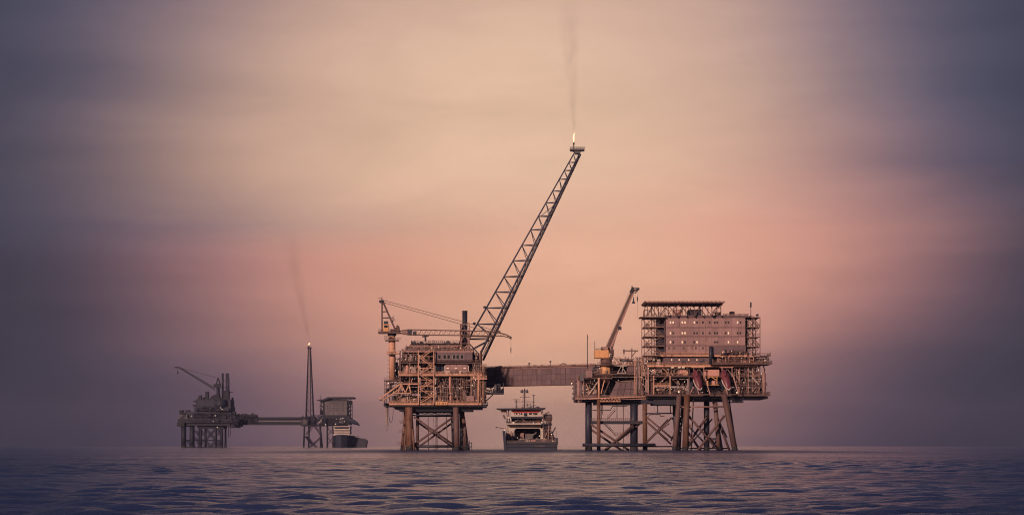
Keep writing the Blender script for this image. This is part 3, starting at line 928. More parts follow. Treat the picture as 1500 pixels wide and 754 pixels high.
# ------------------------------------------------------------------ flare boom
B = thing('flare_boom', 'very tall slanting blue grey lattice flare boom rising over the left platform', 'flare boom', F.loc)
YS = [490, 472, 448, 424.5, 401.6, 378, 355, 332, 312, 292, 274.6, 257, 244, 232, 220]
def lx(y): return 842 - (y - 219) * 0.5683
def rx(y): return 850.5 - (y - 221) * 0.4852
DB = 12.0
def hw(y): return 5.0 * (0.25 + 0.75 * (y - 219) / 300)            # half spacing of the two lower chords, metres
def lo(y): return 1.0 + 2.6 * (y - 219) / 300                        # drawn offset of those chords
pole(F, B, 'chord', 'boom', (lx(500), 500, DB), (lx(219), 219, DB), (2.8, 1.9), 8)
for s, mt in ((-1, 'boom'), (1, 'boom')):
    pole(F, B, 'chord', mt, (rx(525) + s * lo(525), 525, DB + s * hw(525)), (rx(219) + s * lo(219), 219, DB + s * hw(219)), (3.5, 2.0), 8)
for i, y in enumerate(YS):
    for s in (-1, 1):
        pole(F, B, 'cross_bar', 'boom', (lx(y), y, DB), (rx(y) + s * lo(y), y, DB + s * hw(y)), 1.6 - .04 * i, 6)
    pole(F, B, 'cross_bar', 'boom', (rx(y) - lo(y), y, DB - hw(y)), (rx(y) + lo(y), y, DB + hw(y)), 1.1 - .03 * i, 6)
    if i:
        yp = YS[i - 1]
        for s in (-1, 1):
            pole(F, B, 'diagonal', 'boom', (lx(y), y, DB), (rx(yp) + s * lo(yp), yp, DB + s * hw(yp)), 1.5 - .04 * i, 6)
        pole(F, B, 'diagonal', 'boom', (rx(y) - lo(y), y, DB - hw(y)), (rx(yp) + lo(yp), yp, DB + hw(yp)), 0.9, 6)
pole(F, B, 'diagonal', 'boom', (lx(312) + 1, 314, DB), (rx(292), 294, DB - 4), 1.0, 6)
for a, b in (((686, 494), (714, 494)), ((686, 500), (704, 520)), ((716, 496), (688, 511)), ((684, 502), (684, 513))):
    for s in (-1, 1):
        pole(F, B, 'foot_brace', 'boom', (*a, DB + s * 3), (*b, DB + s * 4.5), 1.5, 6)
m = MB()
for x, y in ((710, 448), (694.5, 472)):
    m.lathe([(F.m(1.2), -F.m(1.6)), (F.m(2.3), -F.m(.6)), (F.m(2.3), F.m(1)), (F.m(1.4), F.m(1.8))], F.p(x - .5, y - 1, DB), 8)
m.build('chord_joint', M['dark'], B)
m = MB()
for i in range(58):
    y = 224 + i * 5
    m.beam(F.p(rx(y) + lo(y), y, DB + hw(y) * .5), F.p(rx(y) + lo(y) + (2.2 if i % 4 == 0 else 1.1), y, DB + hw(y) * .5), F.m(.45))
m.tube(F.p(rx(520), 520, DB), F.p(rx(222), 222, DB), F.m(.7), seg=6)
m.tube(F.p(rx(520) + 1.7, 520, DB + 1), F.p(rx(222) + .7, 222, DB + 1), F.m(.45), seg=6)
m.build('flare_pipe', M['grey'], B)
tp = MB()
a, b = F.p(836.4, 213.0, DB - 2.4), F.p(857.6, 214.8, DB + 2.4)
tp.box(a, b)
tp.prism([F.p(840, 214.8)[::2], F.p(853, 214.8)[::2], F.p(851, 219)[::2], F.p(844, 219)[::2]], DB - 1.6, DB + 1.6)
tp.rail(F.p(836, 213.2, DB - 2.6), F.p(858, 213.2, DB - 2.6), F.m(2.8), F.m(3), .06)
tp.rail(F.p(836, 213.2, DB + 2.6), F.p(858, 213.2, DB + 2.6), F.m(2.8), F.m(3), .06)
tp.build('tip_platform', M['grey'], B)
tpipe = pole(F, B, 'flare_tip', 'dark', (841.8, 213, DB), (841.8, 203.5, DB), 1.7, 10)
pole(F, tpipe, 'tip_collar', 'dark', (841.8, 205.5, DB), (841.8, 202.6, DB), 2.6, 10)
FLX = (F, 841.8, 202.6, DB)

# ------------------------------------------------------------------ hanging hoses
def hose(name, label, pts, w, mat):
    m = MB().path([F.p(*q) for q in pts], F.m(w) / 2, 8)
    root = F.loc
    o = m.build(name, M[mat], None)
    o.location = root
    o['label'] = label; o['category'] = 'hose'; o['group'] = 'hoses hanging under the left platform'
hose('hose', 'thick grey hose bundle hanging below the left platform overhang', [(565.2, 594, 6), (565, 605, 6), (565.6, 612, 6), (566, 622.5, 6)], 3.4, 'pipe')
hose('hose', 'thin pale rope loop dangling lowest beside the thick hose', [(564.6, 622, 6.2), (564.2, 628, 6.2), (565.2, 631.5, 6.2), (566.8, 628, 6.2), (567, 622, 6.2)], .6, 'pipe')
hose('hose', 'thin dark hose sagging in a wide loop right of the thick hose', [(567.8, 594, 7), (568.2, 608, 7), (569.4, 616, 7), (571, 618.6, 7), (573, 615, 7), (574.4, 606, 7), (574.4, 594, 7)], .7, 'dark')


# ------------------------------------------------------------------ long link bridge
FB = Frame(785, 858.0)
def bridge():
    F = FB
    L = thing('link_bridge', 'long enclosed plum coloured bridge joining the left and right platforms', 'bridge', F.loc)
    # right end stands about 35 m nearer than the left end
    xl, xr = 704.0, 868.0
    dl, dr = 10.0, -24.0
    zt, zb = F.p(0, 540.3)[2], F.p(0, 564.2)[2]
    XL, XR = F.p(xl, 0)[0], F.p(xr, 0)[0]
    def q(t, z, o=0.0):
        x, y = XL + (XR - XL) * t, dl + (dr - dl) * t
        n = Vector((dr - dl, -(XR - XL), 0)).normalized()      # towards the viewer
        return (x + n.x * o, y + n.y * o, z)
    def slab(t0, t1, z0, z1, o0, o1):
        m = MB()
        m.v = [q(t0, z0, o0), q(t1, z0, o0), q(t1, z0, o1), q(t0, z0, o1), q(t0, z1, o0), q(t1, z1, o0), q(t1, z1, o1), q(t0, z1, o1)]
        m.f = [(0, 1, 2, 3), (7, 6, 5, 4), (4, 5, 1, 0), (5, 6, 2, 1), (6, 7, 3, 2), (7, 4, 0, 3)]
        return m
    slab(0, 1, zb + .05, zt - .05, -5.5, -0.12).build('box_body', M['dark'], L)
    n, H = 24, zt - zb
    rows = ((0.0, 0.30), (0.30, 0.62), (0.62, 1.0))
    for i in range(n):
        for a, b in rows:
            e = 0.05
            slab((i + .012) / n, (i + .988) / n, zb + H * a + e, zb + H * b - e, -0.12, R.uniform(-.02, .03)).build('cladding_panel', M['clad'], L)
    for i in range(0, n + 1, 3):
        slab(max(0, i / n - .0022), min(1, i / n + .0022), zb, zt, 0.03, 0.16).build('rib', M['brown'], L)
    slab(0, 1, zt - .02, zt + .32, -5.6, 0.22).build('top_girder', M['tan'], L)
    slab(0, 1, zb - .28, zb + .03, -5.6, 0.2).build('bottom_girder', M['brown'], L)
    for o in (0.1, -5.4):
        m = MB()
        m.rail(q(0, zt + .3, o), q(1, zt + .3, o), 1.35, 1.9, 0.045)
        m.build('railing', M['tan'], L)
    for o, z, r in ((-1.5, .75, .22), (-2.3, .7, .3), (-3.4, .85, .2), (-0.7, 1.1, .12)):
        m = MB().tube(q(0, zt + z, o), q(1, zt + z, o), r, seg=8)
        for i in range(14):
            t = (i + .5) / 14
            m.beam(q(t, zt + .3, o), q(t, zt + z, o), .14)
        m.build('pipe', M['pipe'], L)
    rr = random.Random(44)
    m = MB()
    for i in range(42):
        t = rr.uniform(.02, .98); h = rr.uniform(.5, 1.5)
        c = q(t, zt + .3, -rr.uniform(.4, 5))
        m.box((c[0] - rr.uniform(.2, .9), c[1] - .3, c[2]), (c[0] + rr.uniform(.2, .9), c[1] + .3, c[2] + h))
    m.build('deck_fittings', M['brown'], L, kind='stuff')
    for t, h, w in ((.62, 2.6, .22), (.435, 2.0, .16)):
        m = MB().beam(q(t, zt + .3, 0), q(t, zt + h, 0), w)
        c = q(t, zt + h, 0)
        m.box((c[0] - .5, c[1] - .3, c[2]), (c[0] + .4, c[1] + .3, c[2] + .6))
        m.build('floodlight', M['dark'], L)
    m = MB()
    c = q(.71, zt + .3, -2)
    m.path([(c[0] - 1.6, c[1], c[2]), (c[0] - 1.2, c[1], c[2] + 1.2), (c[0], c[1], c[2] + 1.7), (c[0] + 1.2, c[1], c[2] + 1.3), (c[0] + 1.5, c[1], c[2])], .28, 6)
    m.build('pipe_loop', M['dark'], L)
    slab(.80, .87, zb + .1, zb + .5, .2, .3).build('strip_lamp', M['lamp'], L)
bridge()

# ------------------------------------------------------------------ riser platform (crane side of the right complex)
F = FR = Frame(900, 815.0)
T = thing('riser_platform', 'brown riser platform with slanted cladding between the bridge and the living quarters', 'oil platform', F.loc)
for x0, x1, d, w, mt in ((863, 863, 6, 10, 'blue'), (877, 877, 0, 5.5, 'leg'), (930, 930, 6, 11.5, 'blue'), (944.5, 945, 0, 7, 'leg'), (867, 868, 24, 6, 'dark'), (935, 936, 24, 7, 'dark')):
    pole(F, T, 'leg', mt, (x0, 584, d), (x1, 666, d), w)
for d, o in ((2, 0), (22, 5)):
    pole(F, T, 'brace', 'brown', (866, 621 + o, d), (922, 659 + o, d), 3.4, 8)
    pole(F, T, 'brace', 'brown', (928, 622 + o, d), (886, 659 + o, d), 3.4, 8)
pole(F, T, 'brace', 'brown', (941, 618, 4), (906, 645, 4), 2.8, 8)
pole(F, T, 'brace', 'dark', (866, 650, 4), (942, 650, 4), 2.4, 8)
box(F, T, 'walkway', 'dark', 866, 616, 942, 620.5, 2, 6)
MB().rail(F.p(866, 616, 2), F.p(926, 616, 2), F.m(4.2), F.m(3), .06).build('railing', M['brown'], T)
for x, y, xe, ye in ((887, 620, 903, 637), (903, 600, 891, 613)):
    m = MB()
    for o in (0, 1.2):
        m.beam(F.p(x, y, 8 + o), F.p(xe, ye, 8 + o), .3)
        m.beam(F.p(x, y - 3.2, 8 + o), F.p(xe, ye - 3.2, 8 + o), .12)
    m.build('stair', M['brown'], T)
MB().box(F.p(902, 637, 8), F.p(923, 638, 10)).rail(F.p(902, 637, 8), F.p(923, 637, 8), F.m(4), F.m(4), .06).build('access_platform', M['brown'], T)
for x in (883, 906, 915.5):
    pole(F, T, 'riser_pipe', 'brown', (x, 588, 12), (x, 612 if x < 910 else 666, 12), 1, 8)
m = MB()
m.path([F.p(869, 600, 10), F.p(896, 600, 10), F.p(899, 594, 10), F.p(921, 594, 10)], F.m(.6), 6)
m.path([F.p(884, 588, 9), F.p(884, 606, 9)], F.m(.5), 6)
m.build('pipe', M['dark'], T)
vessel(F, T, 'dark', (854, 651.3, -4), (958, 651.3, -4), 2.6, 'boat_fender')
for x in (865, 943):
    pole(F, T, 'fender_arm', 'dark', (x, 651, -4), (x, 650, 3), 2, 8)
# decks
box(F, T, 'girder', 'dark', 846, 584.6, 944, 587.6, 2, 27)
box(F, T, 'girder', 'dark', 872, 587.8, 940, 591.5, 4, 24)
deck(F, T, 843, 946, 582.5, 0, 28, 'tan', 1.8)
deck(F, T, 850, 897, 552.6, 0.5, 26, 'brown', 1.6)
deck(F, T, 868, 945, 546.6, 1.5, 26, 'brown', 1.5)
deck(F, T, 897, 945, 533.5, 4, 26, 'tan', 1.2)
columns(F, T, (846, 855), 552, 582, (.8, 26), 1.5, 'tan')
pole(F, T, 'column', 'ochre', (877.4, 553, .3), (877.4, 584, .3), 3.4, 10)
for a, b, mt in (((875.5, 559), (862, 578), 'white'), ((885.5, 556), (880.5, 576), 'ochre'), ((893, 558), (884, 580), 'brown')):
    beam(F, T, 'brace', mt, (*a, .6), (*b, .6), 1.2)
for x, w, mt in ((842.5, 5, 'clad'), (848, 4.4, 'mauve'), (851.8, 3, 'clad')):
    vessel(F, T, mt, (x, 558, 1), (x, 588, 1), w / 2, 'vertical_vessel')
m = MB()
for y in (560, 567, 575, 582):
    m.box(F.p(838.5, y, 1), F.p(840.5, y + 2.4, 2))
m.build('valve_stack', M['dark'], T)
box(F, T, 'cabin', 'mauve', 858.4, 541.5, 867.6, 552.4, -0.4, 3.4)
box(F, T, 'cabin_roof', 'tan', 857.8, 540.6, 868.2, 541.4, -0.7, 3.7)
box(F, T, 'cabin', 'grey', 849.4, 546.5, 855.6, 558, -0.2, 3)
box(F, T, 'equipment_skid', 'brown', 853, 576, 874, 582.4, 1.2, 5)
clutter(F, T, 856, 875, 556, 582, 6, 14, 18, 51, back='dark', lamps=2)
clutter(F, T, 878, 898, 556, 582, 6, 14, 14, 52, back='blue', lamps=2, tones=('dark', 'blue', 'grey'))
clutter(F, T, 869, 945, 549, 560, 10, 16, 26, 53, back='dark', lamps=2)
clutter(F, T, 899, 944, 521, 533, 3, 8, 16, 216, lamps=1, tones=('pipe', 'tan', 'brown', 'mauve', 'grey'))
clutter(F, T, 852, 874, 556, 582, 1, 4, 14, 217, lamps=2, tones=('pipe', 'tan', 'brown', 'mauve'))
clutter(F, T, 868, 898, 536, 546.6, 3, 14, 16, 54, lamps=1)
rooftop(F, T, 898, 944, 533.3, 6, 20, 22, 55, 6)
rooftop(F, T, 858, 880, 546, 8, 20, 8, 56, 6)
box(F, T, 'shade_backing', 'dark', 857, 555, 944, 581, 17, 17.4)  # dark sheets added here so the bays look shaded and hide the sky
box(F, T, 'shade_backing', 'dark', 870, 535, 944, 546, 17, 17.4)
# slanted cladding of the short link to the living quarters
pts = [(903, 559.6), (941, 556.4), (945, 580.4), (892.5, 581.6)]
c = [F.p(x, y, 3) for x, y in pts]
def lerp2(u, v):
    a = [c[0][i] + (c[1][i] - c[0][i]) * u for i in range(3)]; b = [c[3][i] + (c[2][i] - c[3][i]) * u for i in range(3)]
    return [a[i] + (b[i] - a[i]) * v for i in range(3)]
for i in range(5):
    for j in range(2):
        u0, u1, v0, v1 = i / 5 + .006, (i + 1) / 5 - .006, j / 2 + .012, (j + 1) / 2 - .012
        k = [lerp2(u0, v0), lerp2(u1, v0), lerp2(u1, v1), lerp2(u0, v1)]
        MB().prism([(p[0], p[2]) for p in k], 3, 3.3).build('cladding_panel', M['clad'], T)
MB().prism([(c[0][0], c[0][2]), (c[1][0], c[1][2]), (c[2][0], c[2][2]), (c[3][0], c[3][2])], 3.35, 8).build('link_box', M['dark'], T)
beam(F, T, 'top_rail', 'tan', (902, 558.8, 2.8), (941, 555.8, 2.8), 1.1)
# light truss gangway under the deck edge
for d in (-1.2, -.1):
    beam(F, T, 'gangway_chord', 'ochre', (866, 583.5, d), (945, 580.5, d), 1)
    beam(F, T, 'gangway_chord', 'ochre', (879, 587.8, d), (908, 587.8, d), 1)
    for i in range(6):
        x = 879 + i * 5
        beam(F, T, 'gangway_brace', 'ochre', (x, 587.8, d), (x + 2.5, 583.2, d), .6); beam(F, T, 'gangway_brace', 'ochre', (x + 2.5, 583.2, d), (x + 5, 587.8, d), .6)
# white bracket frame and plate right of the crane
for a, b in (((904, 535.4), (918, 535.4)), ((910, 536), (905, 546)), ((911, 536), (917.5, 547)), ((904, 546.4), (918, 546.4)), ((913.5, 535.4), (911, 546.4))):
    beam(F, T, 'bracket_frame', 'white', (*a, 1), (*b, 1), .8)
for i in range(4):
    box(F, T, 'wall_panel', 'clad', 918.5 + i * 6.6, 536.4, 924.9 + i * 6.6, 546.2, 2.2, 2.5)
# small davit crane
for a, b, w in (((913.5, 512.6), (936, 512.6), 1.6), ((926.6, 509), (926.6, 533), 1.5), ((915, 510.5), (915, 517), 2.2), ((926.8, 521), (932.5, 513.5), 1.2), ((915, 517), (915, 521), .6)):
    beam(F, T, 'davit', 'brown', (*a, 5), (*b, 5), w)
mast = pole(F, T, 'mast', 'dark', (861, 489.5, 4), (861, 541, 4), 1.2, 8)

# ------------------------------------------------------------------ box boom crane
C = thing('pedestal_crane', 'orange crane with a solid boom raised steeply, beside the living quarters', 'crane', F.loc)
prof = [(F.m(5.0), F.m(-17)), (F.m(8.3), F.m(-11)), (F.m(8.3), F.m(7)), (F.m(7), F.m(8))]
MB().lathe(prof, F.p(888, 542, 6), 8).build('pedestal', M['orange'], C)
pole(F, C, 'collar', 'brown', (888, 532.8, 6), (888, 534.6, 6), 27, 16)
pole(F, C, 'slew_ring', 'brown', (889, 524.5, 6), (889, 533, 6), 17, 16)
MB().rail(F.p(875, 532.8, 2.3), F.p(902, 532.8, 2.3), F.m(3.6), F.m(3.6), .05).build('railing', M['brown'], C)
cb = box(F, C, 'machinery_house', 'orange', 871.4, 512, 892.6, 523.6, 2.8, 9.2)
for i in range(3):
    box(F, cb, 'side_panel', 'orange', 872 + i * 6.8, 513, 878.2 + i * 6.8, 522.8, 2.7, 2.8)
MB().rail(F.p(871.4, 512, 2.8), F.p(884, 512, 2.8), F.m(2.4), F.m(3), .05).beam(F.p(871.6, 512, 3), F.p(871.6, 499, 3), F.m(.7)).build('railing', M['dark'], C)
box(F, C, 'winch_house', 'tan', 881.5, 507, 891, 511.8, 3.5, 8.5)
m = MB()
for x, y, w, h in ((894, 512, 3, 5), (895, 518, 4, 5), (896, 506, 3, 4), (893, 522, 6, 3), (897.5, 511, 2.5, 9)):
    m.box(F.p(x, y, 3.4), F.p(x + w, y + h, 7))
m.build('operator_cab', M['brown'], C)
def boom(seg, w0, w1):
    a, b = Vector(F.p(890.5, 514, 6)), Vector(F.p(928.5, 424.5, 6))
    d = (b - a).normalized(); n = Vector((d.z, 0, -d.x))
    m = MB()
    n0 = len(m.v)
    for p, w in ((a, w0), (b, w1)):
        for sx, sy in seg:
            m.v.append(tuple(p + n * (sx * w) + Vector((0, sy * w * .5, 0))))
    m.f = [(0, 1, 5, 4), (1, 2, 6, 5), (2, 3, 7, 6), (3, 0, 4, 7), (3, 2, 1, 0), (4, 5, 6, 7)]
    return m, a, b, d, n
m, a, b, d, n = boom(((-1, -1), (.15, -1), (.15, 1), (-1, 1)), F.m(4.4), F.m(2.6))
m.build('boom', M['brown'], C)
m, a, b, d, n = boom(((.17, -.8), (.95, -.8), (.95, .8), (.17, .8)), F.m(4.4), F.m(2.6))
m.build('boom_flange', M['tan'], C)
m = MB()
L = (b - a).length
for i in range(20):
    p = a + d * (L * (i + .5) / 20) - n * F.m(3.8)
    m.beam(p, p - n * F.m(1.3 if i % 3 else 2.6) + d * F.m(.8), .12)
m.tube(a - n * F.m(5.2), b - n * F.m(3.4), .07, seg=5)
m.build('boom_catwalk', M['brown'], C, kind='stuff')
m = MB()
for q0, q1, w in (((925.5, 427), (929, 419), 4.5), ((927, 417), (927.5, 422), 1.6), ((929, 424.5), (937, 421), 2.6), ((929, 421), (935, 419.5), 1.2), ((931, 428), (935.5, 423.5), 1.6)):
    m.beam(F.p(*q0, 6), F.p(*q1, 6), F.m(w))
m.tube(F.p(936.2, 421.5, 5.4), F.p(936.2, 421.5, 6.6), F.m(2), seg=10)
m.build('boom_head', M['dark'], C)
MB().box(F.p(906.5, 477, 5), F.p(911.5, 481.6, 7)).beam(F.p(904, 477, 6), F.p(910, 477, 6), F.m(.8)).build('winch', M['dark'], C)
beam(F, C, 'luffing_ram', 'brown', (897, 512, 6), (905, 487, 6), 1.2)
ro = pole(F, C, 'hoist_rope', 'cable', (929.3, 428, 6), (929.3, 436, 6), .3, 6)
MB().lathe([(.06, 1.4), (F.m(.8), .9), (F.m(.9), -.2), (F.m(2.2), -1.0), (F.m(2.2), -1.4)], F.p(929.3, 438, 6), 8).build('hook_block', M['dark'], ro)
ro = pole(F, C, 'hoist_rope', 'cable', (935.2, 423, 6), (935.2, 464, 6), .22, 6)
MB().lathe([(.06, .9), (F.m(.8), .5), (F.m(.8), -.8), (.06, -1.4)], F.p(935, 435.5, 6), 8).build('hook', M['dark'], ro)

# ------------------------------------------------------------------ living quarters platform
F = FQ = Frame(1035, 810.0)
T = thing('accommodation_platform', 'living quarters platform with a tall windowed mauve block and helideck, far right', 'oil platform', F.loc)
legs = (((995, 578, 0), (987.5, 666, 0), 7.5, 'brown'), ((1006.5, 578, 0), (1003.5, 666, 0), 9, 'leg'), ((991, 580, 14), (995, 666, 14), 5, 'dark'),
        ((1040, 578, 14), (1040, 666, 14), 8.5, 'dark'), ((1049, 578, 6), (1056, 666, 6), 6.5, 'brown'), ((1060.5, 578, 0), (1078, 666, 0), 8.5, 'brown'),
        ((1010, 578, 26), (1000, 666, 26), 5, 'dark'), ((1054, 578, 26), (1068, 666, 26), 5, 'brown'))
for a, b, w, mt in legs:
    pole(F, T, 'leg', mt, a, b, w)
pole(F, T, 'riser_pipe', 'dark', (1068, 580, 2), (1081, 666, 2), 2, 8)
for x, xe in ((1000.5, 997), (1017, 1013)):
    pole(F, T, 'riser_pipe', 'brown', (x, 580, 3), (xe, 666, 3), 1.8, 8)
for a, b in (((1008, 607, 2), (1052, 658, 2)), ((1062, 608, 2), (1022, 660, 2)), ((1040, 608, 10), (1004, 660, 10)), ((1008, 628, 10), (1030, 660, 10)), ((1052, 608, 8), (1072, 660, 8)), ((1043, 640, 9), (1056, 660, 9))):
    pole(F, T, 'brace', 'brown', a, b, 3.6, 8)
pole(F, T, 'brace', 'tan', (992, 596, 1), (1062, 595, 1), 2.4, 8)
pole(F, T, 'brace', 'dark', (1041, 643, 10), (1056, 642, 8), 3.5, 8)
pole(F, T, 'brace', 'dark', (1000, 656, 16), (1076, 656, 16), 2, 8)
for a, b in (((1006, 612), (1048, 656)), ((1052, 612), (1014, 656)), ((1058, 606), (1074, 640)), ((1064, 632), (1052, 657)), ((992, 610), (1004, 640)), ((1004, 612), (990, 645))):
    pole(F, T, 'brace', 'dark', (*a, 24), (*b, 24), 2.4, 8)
for a, b in (((948, 612), (984, 644)), ((984, 613), (949, 650))):
    pole(F, T, 'brace', 'dark', (*a, 20), (*b, 20), 2.2, 8)
# frame between the two right platforms
for a, b in (((948, 610), (985, 641)), ((985, 611), (948, 648)), ((948, 617), (984, 650))):
    pole(F, T, 'brace', 'brown', (*a, 4), (*b, 4), 2.9, 8)
pole(F, T, 'brace', 'brown', (984, 619, 12), (950, 646, 12), 1.6, 8)
pole(F, T, 'brace', 'dark', (946, 653.5, 4), (986, 653.5, 4), 2.2, 8)
pole(F, T, 'brace', 'dark', (946, 605, 4), (990, 604.5, 4), 2.2, 8)
for x in (964.5, 983.5):
    pole(F, T, 'riser_pipe', 'dark', (x, 588, 5), (x, 605, 5), 1.6, 8)
m = MB().path([F.p(950, 609, 3), F.p(954, 606.5, 3), F.p(968, 606.5, 3), F.p(968, 609, 3), F.p(974, 609, 3)], F.m(.7), 6)
m.build('pipe', M['brown'], T)
for i, y in enumerate((601, 623, 644)):
    MB().box(F.p(1008, y + 1.2, 0), F.p(1013, y + 1.8, 2)).rail(F.p(1009, y + 1.2, 0), F.p(1013, y + 1.2, 0), F.m(3.4), F.m(2), .06).box(F.p(1010, y - 1.5, .4), F.p(1012, y + 1.2, 1.4)).build('access_platform', M['tan'], T)
for i in range(7):
    lamp(F, T, 998 + (i % 2) * 2.2, 598 + i * 5.5, 4, .5)
# base decks
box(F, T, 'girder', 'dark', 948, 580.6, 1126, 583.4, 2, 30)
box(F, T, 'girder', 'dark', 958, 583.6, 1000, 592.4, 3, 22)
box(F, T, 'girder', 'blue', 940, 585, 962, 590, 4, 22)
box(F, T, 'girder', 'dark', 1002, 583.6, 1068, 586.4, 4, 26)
box(F, T, 'underslung_room', 'dark', 1076, 583.5, 1089, 588, 3, 9)
box(F, T, 'underslung_deck', 'dark', 1066, 587.6, 1090, 589, 2, 10)
MB().rail(F.p(1066, 587.6, 2), F.p(1090, 587.6, 2), F.m(4), F.m(4), .06).build('railing', M['dark'], T)
deck(F, T, 946, 1128, 577, 0, 30, 'brown', 2.4)
deck(F, T, 946, 1122, 550, 1.5, 30, 'brown', 1.2)
deck(F, T, 1076, 1124, 563.5, 1, 16, 'brown', 1.0)
box(F, T, 'shade_backing', 'dark', 958, 535.2, 1094, 549.9, 14, 14.4)  # dark backing added to give this level a shaded inside

deck(F, T, 958, 982, 564, .2, 10, 'ochre', 1.0, sides=False)
deck(F, T, 948, 1112, 534.5, 0, 30, 'ochre', 1.8)
deck(F, T, 968, 1094, 519.6, -0.6, 28, 'ochre', 1.6)
deck(F, T, 1040, 1130, 531.6, -2.2, 16, 'brown', 1.8)
deck(F, T, 1108, 1130, 520, 2, 14, 'brown', .9)
columns(F, T, (957.5, 981.5), 550, 577, (0.1,), 1.4, 'ochre')
columns(F, T, (950, 1096.5, 1119), 534, 577, (1, 28), 1.6, 'tan')
columns(F, T, (1010,), 536, 577, (2, 20), 1.5, 'brown')
for a, b, mt in (((976, 552), (962, 564), 'tan'), ((964, 565), (974, 576), 'brown'), ((984, 554), (1001, 571), 'brown'), ((1102, 552), (1112, 563), 'white'), ((1108, 566), (1101, 575), 'tan')):
    beam(F, T, 'brace', mt, (*a, .5), (*b, .5), 1.1)
beam(F, T, 'tower_beam', 'ochre', (957.5, 564, 0), (981.5, 564, 0), .9)
clutter(F, T, 947, 957, 552, 577, 3, 14, 14, 61, back='dark', lamps=1)
clutter(F, T, 958, 1010, 552, 563.5, 5, 16, 22, 62, back='dark', lamps=2)
clutter(F, T, 958, 1010, 565, 577, 4, 16, 22, 63, back='dark', lamps=4)
clutter(F, T, 1036, 1056, 566, 577, 4, 14, 8, 64, back='blue', lamps=1)
clutter(F, T, 1074, 1096, 552, 563, 3, 12, 10, 65, back='blue', lamps=1)
clutter(F, T, 1074, 1096, 565, 577, 3, 12, 12, 66, back='dark', lamps=2)
clutter(F, T, 1098, 1122, 552, 563, 3, 16, 14, 67, back='dark', lamps=2)
clutter(F, T, 1098, 1126, 565, 577, 3, 16, 14, 68, back='dark', lamps=2)
clutter(F, T, 948, 1012, 537, 550, 2.4, 12, 34, 69, back='dark', lamps=3)
clutter(F, T, 1072, 1096, 537, 550, 2.4, 12, 14, 70, back='blue', lamps=1)
clutter(F, T, 1098, 1112, 536, 550, 2.4, 26, 12, 71, lamps=1)
clutter(F, T, 1046, 1104, 520, 531.6, -1.4, 4, 34, 72, back='clad', lamps=3, tones=('tan', 'pink', 'brown', 'ochre', 'mauve'))
clutter(F, T, 1108, 1129, 522, 531.6, 2, 12, 14, 73, lamps=1)
clutter(F, T, 936, 968, 520, 534, 5, 20, 24, 74, lamps=3)
lamp(F, T, 994.3, 573.6, -.3, 1.1); lamp(F, T, 1079.3, 574.6, -.3, 1.1)
for x in (987, 997, 1003):
    MB().box(F.p(x - 4, 537.6, .2), F.p(x, 538.4, .4)).build('strip_lamp', M['lamp'], T)
clutter(F, T, 948, 1010, 537, 549, .8, 2.4, 22, 211, lamps=3, tones=('pipe', 'tan', 'mauve', 'ochre', 'pink'))
clutter(F, T, 960, 1008, 565, 576, .8, 3.6, 18, 212, lamps=3, tones=('pipe', 'tan', 'mauve', 'brown', 'grey'))
clutter(F, T, 1098, 1122, 537, 576, .8, 3, 16, 213, lamps=2, tones=('pipe', 'tan', 'brown', 'grey'))
clutter(F, T, 1076, 1096, 538, 576, .8, 3, 14, 214, lamps=2, tones=('pipe', 'tan', 'brown', 'mauve'))
clutter(F, T, 930, 957, 522, 577, .8, 6, 26, 215, lamps=3, tones=('pipe', 'tan', 'brown', 'mauve', 'grey'))
# the block: cladding panel by panel, storey by storey
YR = [463.4, 479.0, 492.2, 505.4, 518.8]
XR_ = [975.0, 1006.5, 1033.6, 1060.8, 1092.0]
box(F, T, 'block_core', 'dark', 975, 463.2, 1092, 519, .3, 20)
for r in range(4):
    for cidx in range(4):
        for k in range(3):
            xa = XR_[cidx] + (XR_[cidx + 1] - XR_[cidx]) * k / 3
            xb = XR_[cidx] + (XR_[cidx + 1] - XR_[cidx]) * (k + 1) / 3
            e0, e1 = (.35 if k == 0 else .1), (.35 if k == 2 else .1)
            box(F, T, 'cladding_panel', 'mauve', xa + e0, YR[r] + .7, xb - e1, YR[r + 1] - .1, R.uniform(-.02, .02), .28)
for y in YR[1:4]:
    box(F, T, 'floor_band', 'brown', 975, y - .1, 1092, y + .95, -.1, .27)
for x in XR_[1:4]:
    box(F, T, 'joint_strip', 'tan', x - .3, 464, x + .3, 518.8, -.1, .1)
box(F, T, 'parapet', 'clad', 974, 461.6, 1096, 464.6, -.5, 20.5)
lit = {(0, 982), (0, 986), (0, 999.4), (0, 1003.4), (0, 1017), (0, 1080.4), (1, 982), (1, 999.4), (1, 1003.4), (1, 1067), (2, 982), (2, 999.4), (2, 1021), (2, 1067), (2, 1080.4)}
for r in range(3):
    for x in (982, 986, 999.4, 1003.4, 1017, 1021, 1029.6, 1039.5, 1047, 1050.5, 1063, 1067, 1080.4, 1084.5):
        if (r, x) not in lit and x in (1029.6, 1063, 1084.5, 1039.5) and r == 2:
            continue
        window(F, T, x, YR[r] + 8.6, 1.7, 2.7, -.02, (r, x) in lit, frame='clad' if (r, x) not in lit else 'white')
for x in (979, 986, 1000, 1018, 1028, 1053, 1075, 1086):
    box(F, T, 'louvre', 'brown', x, 508, x + 2.6, 511, -.12, 0)
